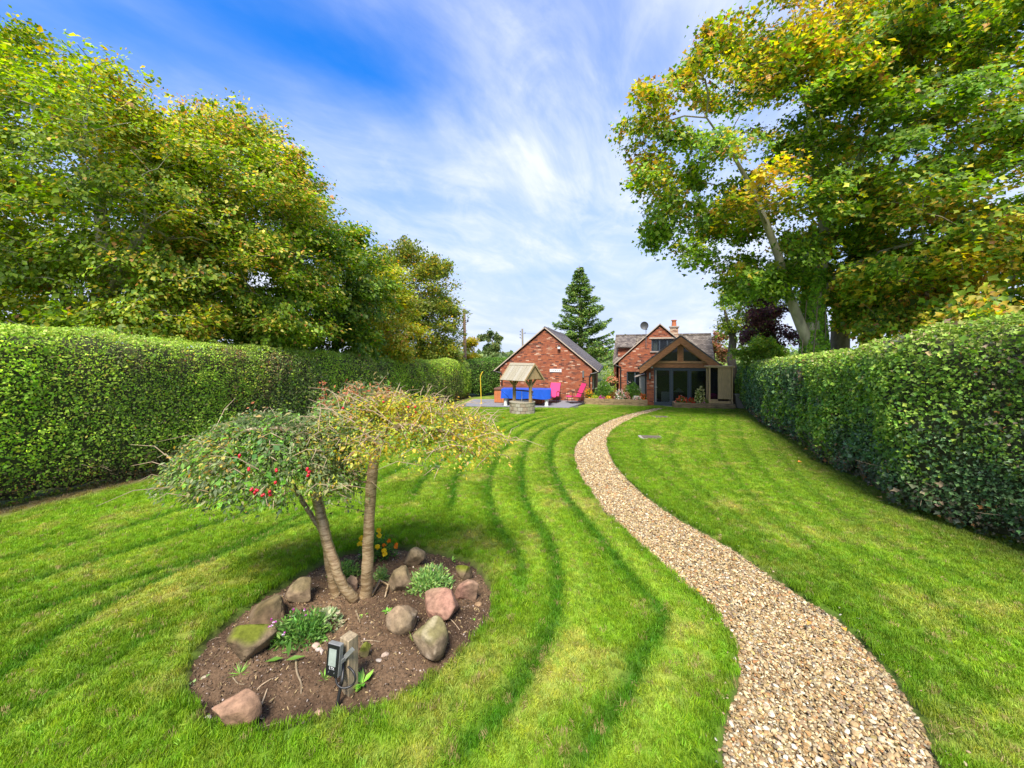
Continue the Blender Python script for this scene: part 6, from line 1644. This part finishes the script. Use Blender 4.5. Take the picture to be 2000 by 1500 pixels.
# ------------------------------------------------------------------ rocks of the bed
PINK = (.29, .155, .11); BROWN = (.12, .078, .046); GREYB = (.195, .137, .085)
def rock(px, py, w_px, h_px, label, colr, seed, moss=0.0, deep=.8, lean=0.0, sx=1.0, tilt=(0, 0, 0), speck=0.0):
    """boulder; px,py is the middle of its foot in the photo, sizes as seen there"""
    g = bed_at(px, py); k = g[1] / F; r = np.random.default_rng(seed)
    V, Fc = ico(4)
    for _ in range(11):
        d = norm(r.normal(size=3) * np.array((1, 1, .8))); lim = r.uniform(.42, .74); s = V @ d
        V = V - (np.clip(s - lim, 0, None) * .97)[:, None] * d
    V = V * np.array((1, 1, 1)) / np.abs(V).max(0)
    V += norm(V) * (.05 * vnoise(V, 2.2, seed) + .025 * vnoise(V, 6, seed + 1) + .012 * vnoise(V, 15, seed + 2))[:, None]
    W = w_px * k * .5; H = h_px * k * .54
    V = V * np.array((W, W * deep, H)); M = np.array(Matrix.Rotation(tilt[2], 3, 'Z') @ Matrix.Rotation(tilt[1], 3, 'Y') @ Matrix.Rotation(tilt[0], 3, 'X')); V = V @ M.T
    V[:, 2] += -V[:, 2].min() - H * .34; V[:, 1] += 0
    nn = norm(V - V.mean(0)); q = V + g
    c = np.tile(np.array(colr, float), (len(V), 1)) * (1 + .22 * vnoise(q, 9, seed + 3) + .15 * vnoise(q, 30, seed + 4))[:, None]
    gr = np.clip(.5 + 1.2 * vnoise(q, 7, seed + 5), 0, 1)[:, None] * .45; c = c * (1 - gr) + np.array((.24, .185, .11)) * gr
    if speck: s_ = np.clip(vnoise(q, 22, seed + 7) * 2 - .4, 0, 1)[:, None] * speck; c = c * (1 - s_) + np.array((.45, .36, .26)) * s_
    if moss:
        m_ = np.clip((nn[:, 2] - .25) * 2.2 + .7 * vnoise(q, 12, seed + 6), 0, 1)[:, None] * moss; c = c * (1 - m_) + np.array((.12, .14, .012)) * m_
    root = link('rock', big_mesh('rock', V, np.array(Fc).ravel(), 3, M_ROCK, c, True), None, g)
    tag(root, label, 'rock', 'boulders round the little tree')
rock(468, 1396, 92, 76, 'pink sandstone boulder alone at the bed edge below the twigs', (.31, .145, .095), 1, deep=.75, tilt=(.2, -.35, .3))
rock(499, 1272, 88, 56, 'moss topped dark rock beside the purple verbena', BROWN, 12, moss=.95, deep=.8, tilt=(.1, .1, .2))
rock(530, 1212, 84, 58, 'flat brown rock against the grass behind the verbena', BROWN, 23, moss=.15, deep=.9, tilt=(.2, -.2, .3))
rock(590, 1174, 54, 46, 'smaller tan brown rock near the leaning stem', GREYB, 34, moss=.2, deep=.9, tilt=(0, -.3, .1))
rock(806, 1104, 50, 46, 'squarish grey brown stone beside the marigolds', GREYB, 45, deep=.9, moss=.1, tilt=(0, .05, .4))
rock(782, 1152, 52, 54, 'upright tan block stone left of the snapdragon clump', GREYB, 56, deep=.8, moss=.15, tilt=(0, .1, .2))
rock(911, 1164, 52, 58, 'pink upright slab leaning on the mossy stone', PINK, 67, deep=.6, tilt=(.3, .55, .1))
rock(908, 1126, 38, 30, 'green mossy little stone behind the pink slab', BROWN, 78, moss=1, deep=.9)
rock(862, 1204, 90, 44, 'flat smooth pink sandstone boulder', PINK, 89, deep=.85, tilt=(.15, .15, -.2))
rock(789, 1232, 68, 52, 'rounded tan boulder with pale patch next to the mottled one', GREYB, 91, deep=.8, speck=.4, tilt=(0, -.3, .2))
rock(839, 1270, 70, 72, 'biggest mottled grey boulder with lichen and moss spots', (.16, .115, .075), 137, moss=.35, deep=.95, speck=.8)
rock(688, 1152, 30, 34, 'dark little stone wedged between the two stems', (.2, .12, .09), 113, deep=.8)
rock(713, 1283, 26, 34, 'greenish stone right behind the lamp post', (.2, .17, .06), 124, moss=.8, deep=.7)
STONE_LABELS = ['pale pebble left of the pink boulder at the grass edge',
    'bluish grey pebble below the pink boulder',
    'largest of three tan pebbles right of the verbena',
    'middle one of three pebbles right of the verbena',
    'smallest of three pebbles right of the verbena',
    'reddish stone in front of the lamp post near the grass',
    'small pink stone at the grass rim below the lamp cable',
    'oval grey pebble right of the lamp post',
    'long pinkish stone between lamp post and mottled boulder',
    'flat dark brown stone near the front rim below the mottled boulder',
    'round brown pebble below the pink upright slab',
    'tiny beige pebble at the far tip of the bed']
STICK_LABELS = ['curved brown stick running down beside the long pale leaves',
    'thick broken stick touching the top of the pink boulder',
    'long straight pale stick at the front rim of the bed',
    'shorter pale stick at the front rim of the bed',
    'thin bent root twig above the pink boulder',
    'thin twig rising from the right side of the pink boulder',
    'straight reddish stick pointing right from the lamp post',
    'short arched twig beside the greenish stone',
    'short tan stick at the left rim above the seedlings',
    'crooked pale twig right of the smooth pink boulder',
    'fine root twig in front of the leaning stems']
def small_stones():
    for i, (px, py, r, c) in enumerate([(405, 1386, 9, (.5, .42, .36)), (432, 1406, 10, (.34, .32, .32)), (617, 1267, 10, (.5, .36, .28)), (622, 1275, 8, (.5, .42, .36)), (628, 1280, 7, (.46, .36, .3)), (623, 1378, 10, (.42, .25, .18)), (593, 1392, 8, (.4, .26, .2)), (740, 1292, 8, (.45, .38, .32)), (752, 1282, 10, (.44, .33, .25)), (843, 1318, 12, (.2, .15, .1)), (934, 1172, 9, (.28, .18, .1)), (398, 1313, 6, (.42, .34, .24))]):
        g = bed_at(px, py); V, Fc = pebble_proto(400 + i, 2); V = V * r * .9 * g[1] / F
        o = link('small_stone', big_mesh('small_stone', V, np.array(Fc).ravel(), 3, M_ROCK, np.tile(np.array(c), (len(V), 1)), True), None, (g[0], g[1], g[2] + .004), (0, 0, i * 1.3))
        tag(o, STONE_LABELS[i], 'stone', 'loose stones on the bed soil')
    for i, pts in enumerate([[(578, 1292), (580, 1318), (588, 1335), (588, 1352)], [(502, 1346), (512, 1338), (530, 1328)], [(490, 1418), (520, 1406), (548, 1396)], [(520, 1419), (545, 1412), (560, 1405)], [(455, 1322), (465, 1332), (478, 1335)], [(505, 1378), (514, 1362), (522, 1345)], [(705, 1256), (722, 1256), (742, 1256)], [(712, 1274), (720, 1266), (730, 1262)], [(410, 1242), (420, 1236), (432, 1233)], [(872, 1210), (884, 1216), (898, 1226)], [(695, 1196), (700, 1208), (703, 1218)]]):
        q = smooth_line([bed_at(*p) + np.array((0, 0, .006)) for p in pts], 4); rr = [.0065, .005, .004, .0032, .0035][i % 5]
        o = part('stick', MB().tube([p - q[0] for p in q], list(np.linspace(rr, rr * .5, len(q))), 6), M_TWIGPALE if i % 2 else M_TWIG, None); o.location = tuple(q[0])
        tag(o, STICK_LABELS[i], 'stick', 'dry sticks on the bed soil')
small_stones()

# ------------------------------------------------------------------ bedding plants
def bed_plants():
    G2 = [(0.07, 0.15, 0.03), (0.11, 0.21, 0.04), (0.15, 0.26, 0.06), (0.05, 0.10, 0.025)]; W2 = [3, 3, 2, 2]
    k = 3.0 / F
    v = clump('verbena_plant', 'verbena clump with purple white flowers beside the mossy rock', bed_at(590, 1250), 50 * k, .14, .17, 1300, .036, .014, G2, W2, None)
    lf = bed_at(640, 1225); n = 220; d = norm(RNG.normal(size=(n, 3))); d[:, 2] = abs(d[:, 2])
    leaf_object('silvery_leaves', [leaf_geo(lf + d * np.array((.09, .09, .12)), norm(d + RNG.normal(0, .4, (n, 3))), norm(RNG.normal(0, .6, (n, 3)) + np.array((0, -.2, .8))), .05, .020, palette(n, [(0.25, 0.28, 0.17), (0.16, 0.21, 0.09), (0.33, 0.30, 0.20)], [3, 2, 1]))], M_LEAF, v, np.array(v.location))
    def heads(root, spots, colours, size, petals=9, lift=0):
        for (px, py, dy) in spots:
            b0 = np.array(root.location); q = P(px, py, b0[1] + dy); n = petals; d = norm(RNG.normal(size=(n, 3)) + np.array((0, -.5, .6)))
            cc = np.array(colours)[RNG.integers(0, len(colours), n)]
            leaf_object('blossom', [leaf_geo(q + d * size * .5, norm(RNG.normal(size=(n, 3))), d, size * .9, size * .8, cc)], M_PETAL, root, b0, kind=None)
            part('stalk', MB().tube([(q[0], q[1], q[2]), ((q[0] + b0[0]) / 2, (q[1] + b0[1]) / 2 + .0, q[2] - .05), (q[0] * .5 + b0[0] * .5, b0[1], b0[2])], .0016, 4), M_STEMGREEN, root, world_off=b0)
    heads(v, [(530, 1210, -.12), (534, 1216, -.12), (526, 1224, -.12), (531, 1222, -.12), (538, 1214, -.12), (573, 1190, -.04), (595, 1191, -.08), (597, 1202, -.12), (553, 1240, -.16), (556, 1236, -.15)], [(.45, .02, .32), (.5, .06, .42), (.8, .74, .8)], .010, 10)
    # long leaf at its foot
    q = bed_at(558, 1298)
    lm = [leaf_geo(np.array([q + np.array((-.07, 0, .02)), q + np.array((.06, .0, .03)), q + np.array((.005, .03, .07))]), np.array([(-1, -.1, -.1), (1, .25, .1), (.1, .1, 1.)]), np.array([(0, -.3, 1), (0, -.3, 1), (0, -1, .3)]), .11, .028, np.array([(0.15, 0.31, 0.04), (0.17, 0.34, 0.05), (0.12, 0.27, 0.05)]))]
    o = leaf_object('dock_seedling', lm, M_LEAF, None, q, kind=None); o.location = tuple(q); tag(o, 'weed with two long pale green leaves below the verbena', 'weed')
    s = clump('snapdragon_plant', 'pale green snapdragon clump between the tan block and the pink slab', bed_at(838, 1150), 48 * 3.15 / F, .16, .15, 1300, .034, .012, [(0.13, 0.22, 0.06), (0.18, 0.28, 0.08), (0.09, 0.16, 0.05), (0.26, 0.33, 0.10)], [3, 3, 2, 1.5])
    heads(s, [(847, 1114, -.05), (822, 1144, -.17), (807, 1108, -.05)], [(.75, .55, .5), (.7, .62, .5)], .010, 6)
    m = clump('marigold_plant', 'marigold clump with yellow and orange heads behind the straight stem', bed_at(738, 1090), 40 * 3.6 / F, .15, .22, 900, .036, .012, [(0.05, 0.12, 0.02), (0.08, 0.17, 0.03), (0.04, 0.08, 0.02)], [3, 3, 2])
    heads(m, [(740, 1036, -.03), (741, 1046, -.06), (750, 1076, -.17), (752, 1082, -.17), (706, 1051, -.05), (703, 1062, -.1), (737, 1068, -.16)], [(.85, .60, .01), (.9, .68, .03)], .032, 24)
    heads(m, [(760, 1057, -.06), (773, 1068, -.12), (750, 1065, -.12), (774, 1064, -.1)], [(.75, .20, .01), (.8, .30, .02)], .026, 20)
    clump('bedding_plant', 'low green plant between the two stems and the marigolds', bed_at(672, 1128), 34 * 3.3 / F, .12, .13, 500, .034, .013, [(0.13, 0.21, 0.05), (0.08, 0.15, 0.03), (0.22, 0.26, 0.07)], [3, 3, 1])
    clump('bedding_plant', 'small feathery plant right of the straight stem', bed_at(744, 1135), 16 * 3.2 / F, .07, .12, 260, .030, .009, [(0.11, 0.19, 0.05), (0.16, 0.24, 0.07)], [1, 1])
    # weeds
    def weed(px, py, n, L, W, h, label, cols=((0.14, 0.28, 0.04), (0.18, 0.33, 0.06))):
        q = bed_at(px, py); a = RNG.uniform(0, 6.283, n); el = RNG.uniform(.1, 1, n) * h
        ax = norm(np.c_[np.cos(a), np.sin(a), el]); c = q + ax * (L * .5)
        o = leaf_object('weed', [leaf_geo(c, ax, norm(np.c_[-np.cos(a) * el, -np.sin(a) * el, np.ones(n)] + RNG.normal(0, .2, (n, 3))), L * RNG.uniform(.6, 1.1, n), W, palette(n, cols, [1] * len(cols)))], M_LEAF, None, q, kind=None); o.location = tuple(q)
        tag(o, label, 'weed')
    weed(708, 1330, 20, .085, .026, .9, 'leafy rosette weed at the foot of the lamp post'); weed(634, 1330, 16, .07, .004, 2.2, 'thin grassy tuft left of the lamp cable'); weed(468, 1315, 18, .07, .005, 1.2, 'sprawling grassy weed above the pink boulder')
    weed(757, 1200, 12, .05, .018, .5, 'small cut leaved weed beside the rounded boulder'); weed(712, 1204, 5, .04, .014, .4, 'tiny seedling in front of the stems'); weed(400, 1312, 5, .03, .022, .5, 'round leaved seedling by the grass edge', ((0.24, 0.34, 0.10), (0.2, 0.3, 0.1)))
    weed(378, 1318, 5, .028, .020, .5, 'pair of small pale seedlings at the far tip of the bed', ((0.24, 0.34, 0.12),)); weed(638, 1095, 8, .05, .016, 1.4, 'upright fern like weed left of the leaning stem'); weed(883, 1088, 4, .06, .014, 2.4, 'single two leaved sprout at the back rim of the bed')
    weed(925, 1205, 7, .025, .012, .5, 'scattered tiny seedling near the smooth boulder'); weed(838, 1195, 9, .035, .005, 1.4, 'short grass tuft between the smooth and mottled boulders'); weed(806, 1255, 7, .07, .005, 2.5, 'dry grass blades beside the mottled boulder', ((0.34, 0.34, 0.08), (0.2, 0.28, 0.05)))
bed_plants()

# ------------------------------------------------------------------ flood lamp on its post
def floodlamp():
    g = bed_at(682, 1338); Y = g[1]; k = Y / F
    post = thing('lamp_post', 'short weathered square timber post carrying the flood lamp', 'post', g, -.5)
    H = (1338 - 1236) * k
    part('timber', MB().box((0, 0, H / 2 - .05), (.072, .066, H + .1)), M_POSTWOOD, post, bevel=.003, label='grey brown square timber')
    lamp = thing('flood_lamp', 'black flood lamp with pale lens strapped to the timber post', 'lamp', g + np.array((-.03, -.06, 0)), -.30)
    w, h, d = 28 * k, 56 * k, .03; zc = (1338 - 1262) * k; tl = -.12
    R_ = Matrix.Rotation(tl, 3, 'X')
    def bx(c, size): m = MB(); m.box((R_ @ Vector(c)) + Vector((-.015, -.015, zc)), size, M=R_); return m
    body = part('housing', bx((0, 0, 0), (w, d, h)), M_LAMPGREY, lamp, bevel=.003)
    face = part('face', bx((0, -d / 2 - .001, 0), (w * .95, .004, h * .96)), M_GLOSSBLACK, lamp)
    part('lens', bx((0, -d / 2 - .0045, h * .10), (w * .58, .004, h * .52)), M_LENS, lamp)
    for i in range(6): part('cooling_fin', bx((w * .06 * (i - 2.5) * 2, d / 2 + .008, 0), (.003, .016, h * .85)), M_LAMPGREY, lamp)
    for s in (-1, 1): part('screw', bx((s * w * .22, -d / 2 - .005, -h * .36), (.006, .003, .006)), M_STEEL, lamp)
    # maker's letters under the lens
    cu = bpy.data.curves.new('lettering', 'FONT'); cu.body = 'LTX'; cu.size = .019; cu.align_x = 'CENTER'; cu.align_y = 'CENTER'; cu.extrude = .0004
    tmp = bpy.data.objects.new('lettering', cu); me = bpy.data.meshes.new_from_object(tmp); bpy.data.objects.remove(tmp); me.name = 'lettering'; me.materials.clear(); me.materials.append(M_WHITE)
    me.transform((Matrix.Translation(R_ @ Vector((0, -d / 2 - .0048, -h * .235)) + Vector((-.015, -.015, zc))) @ R_.to_4x4() @ Matrix.Rotation(math.pi / 2, 4, 'X')))
    link('lettering', me, lamp)
    part('bracket', MB().bar((.02, .01, zc - .01), (.075, .02, zc + .05), .006, .022).bar((-.015 + w * .5, -.015, zc - .01), (.03, .015, zc - .01), .006, .02), M_LAMPGREY, lamp)
    box = thing('junction_box', 'black cable box fixed behind the flood lamp', 'cable box', g + np.array((-.075, -.02, 0)), -.3)
    zb_ = (1338 - 1284) * k
    part('case', MB().box((0, 0, zb_), (.055, .05, .105)), M_GLOSSBLACK, box, bevel=.004); part('gland', MB().lathe([(.012, 0), (.012, .02)], (0.012, 0, zb_ - .072), 10), M_GLOSSBLACK, box)
    for s in (-.03, .0, .03): part('screw', MB().box((-.012, -.0265, zb_ + s), (.007, .003, .007)), M_LAMPGREY, box)
    cb = thing('lamp_cable', 'black cable looping below the flood lamp into the grass', 'cable', g)
    T = lambda px, py, dy: P(px, py, Y + dy)
    loop = smooth_line([T(680, 1302, -.07), T(690, 1312, -.09), T(694, 1326, -.10), T(688, 1338, -.10), T(672, 1344, -.11), T(660, 1338, -.10), T(656, 1322, -.07), T(660, 1300, -.05)], 5); part('loop', MB().tube([p for p in loop], .0055, 8), M_BLACK, cb, smooth=True, world_off=g)
    g2 = G(649, 1388); mid = T(666, 1345, -.12)
    run = smooth_line([T(669, 1290, -.03), T(670, 1310, -.06), T(668, 1330, -.09), mid * .5 + np.array((bed_at(664, 1352))) * .5 + np.array((0, 0, .03)), bed_at(657, 1372) + np.array((0, 0, .012)), np.array((g2[0], g2[1], bz(g2[0], g2[1]) + .0))], 5); part('run', MB().tube([p for p in run], .0095, 8), M_BLACK, cb, smooth=True, world_off=g)
M_POSTWOOD = simple_mat('weathered_post', (.30, .23, .14), .9, .45, 9, .5, stretch=(6, 6, .7)); M_LAMPGREY = simple_mat('lamp_grey', (.26, .26, .25), .5, .25, 30, .1, metallic=.3); M_GLOSSBLACK = simple_mat('gloss_black', (.012, .012, .014), .25, .2, 20, .02); M_LENS = simple_mat('pale_lens', (.28, .32, .28), .15, .35, 9, .02)
floodlamp()

# ------------------------------------------------------------------ fallen leaves and a lost pebble or two
def litter():
    for i, (px, py) in enumerate([(1562, 905), (1590, 900), (1608, 902), (1574, 880), (1648, 925), (1520, 840), (1536, 848), (1501, 812), (1718, 976), (1740, 968), (1770, 985), (1690, 940), (1364, 1153), (1580, 1226), (1648, 1238)]):
        g = G(px, py); n = 1
        v, f, c = leaf_geo(np.zeros((1, 3)), np.array([[math.cos(i), math.sin(i), .1]]), np.array([[.2 * math.sin(i * 2), -.25, 1]]), .085 if i < 12 else .05, .07 if i < 12 else .04, palette(1, [(.50, .17, .04), (.42, .22, .06), (.55, .28, .05)], [1, 1, 1]), True, .2)
        o = link('fallen_leaf', big_mesh('fallen_leaf', v, f, 3, M_LEAF, c), None, (g[0], g[1], g[2] + (.035 if i != 12 else .0)))
        if i < 12: tag(o, 'orange brown fallen leaf in the grass along the ivy hedge', 'leaf', 'fallen leaves by the hedge')
        else: tag(o, ['rusty leaf at the left edge of the gravel where it widens', 'orange leaf in the middle of the wide gravel', 'reddish leaf near the right grass edge of the gravel'][i - 12], 'leaf', 'fallen leaves on the gravel')
litter()
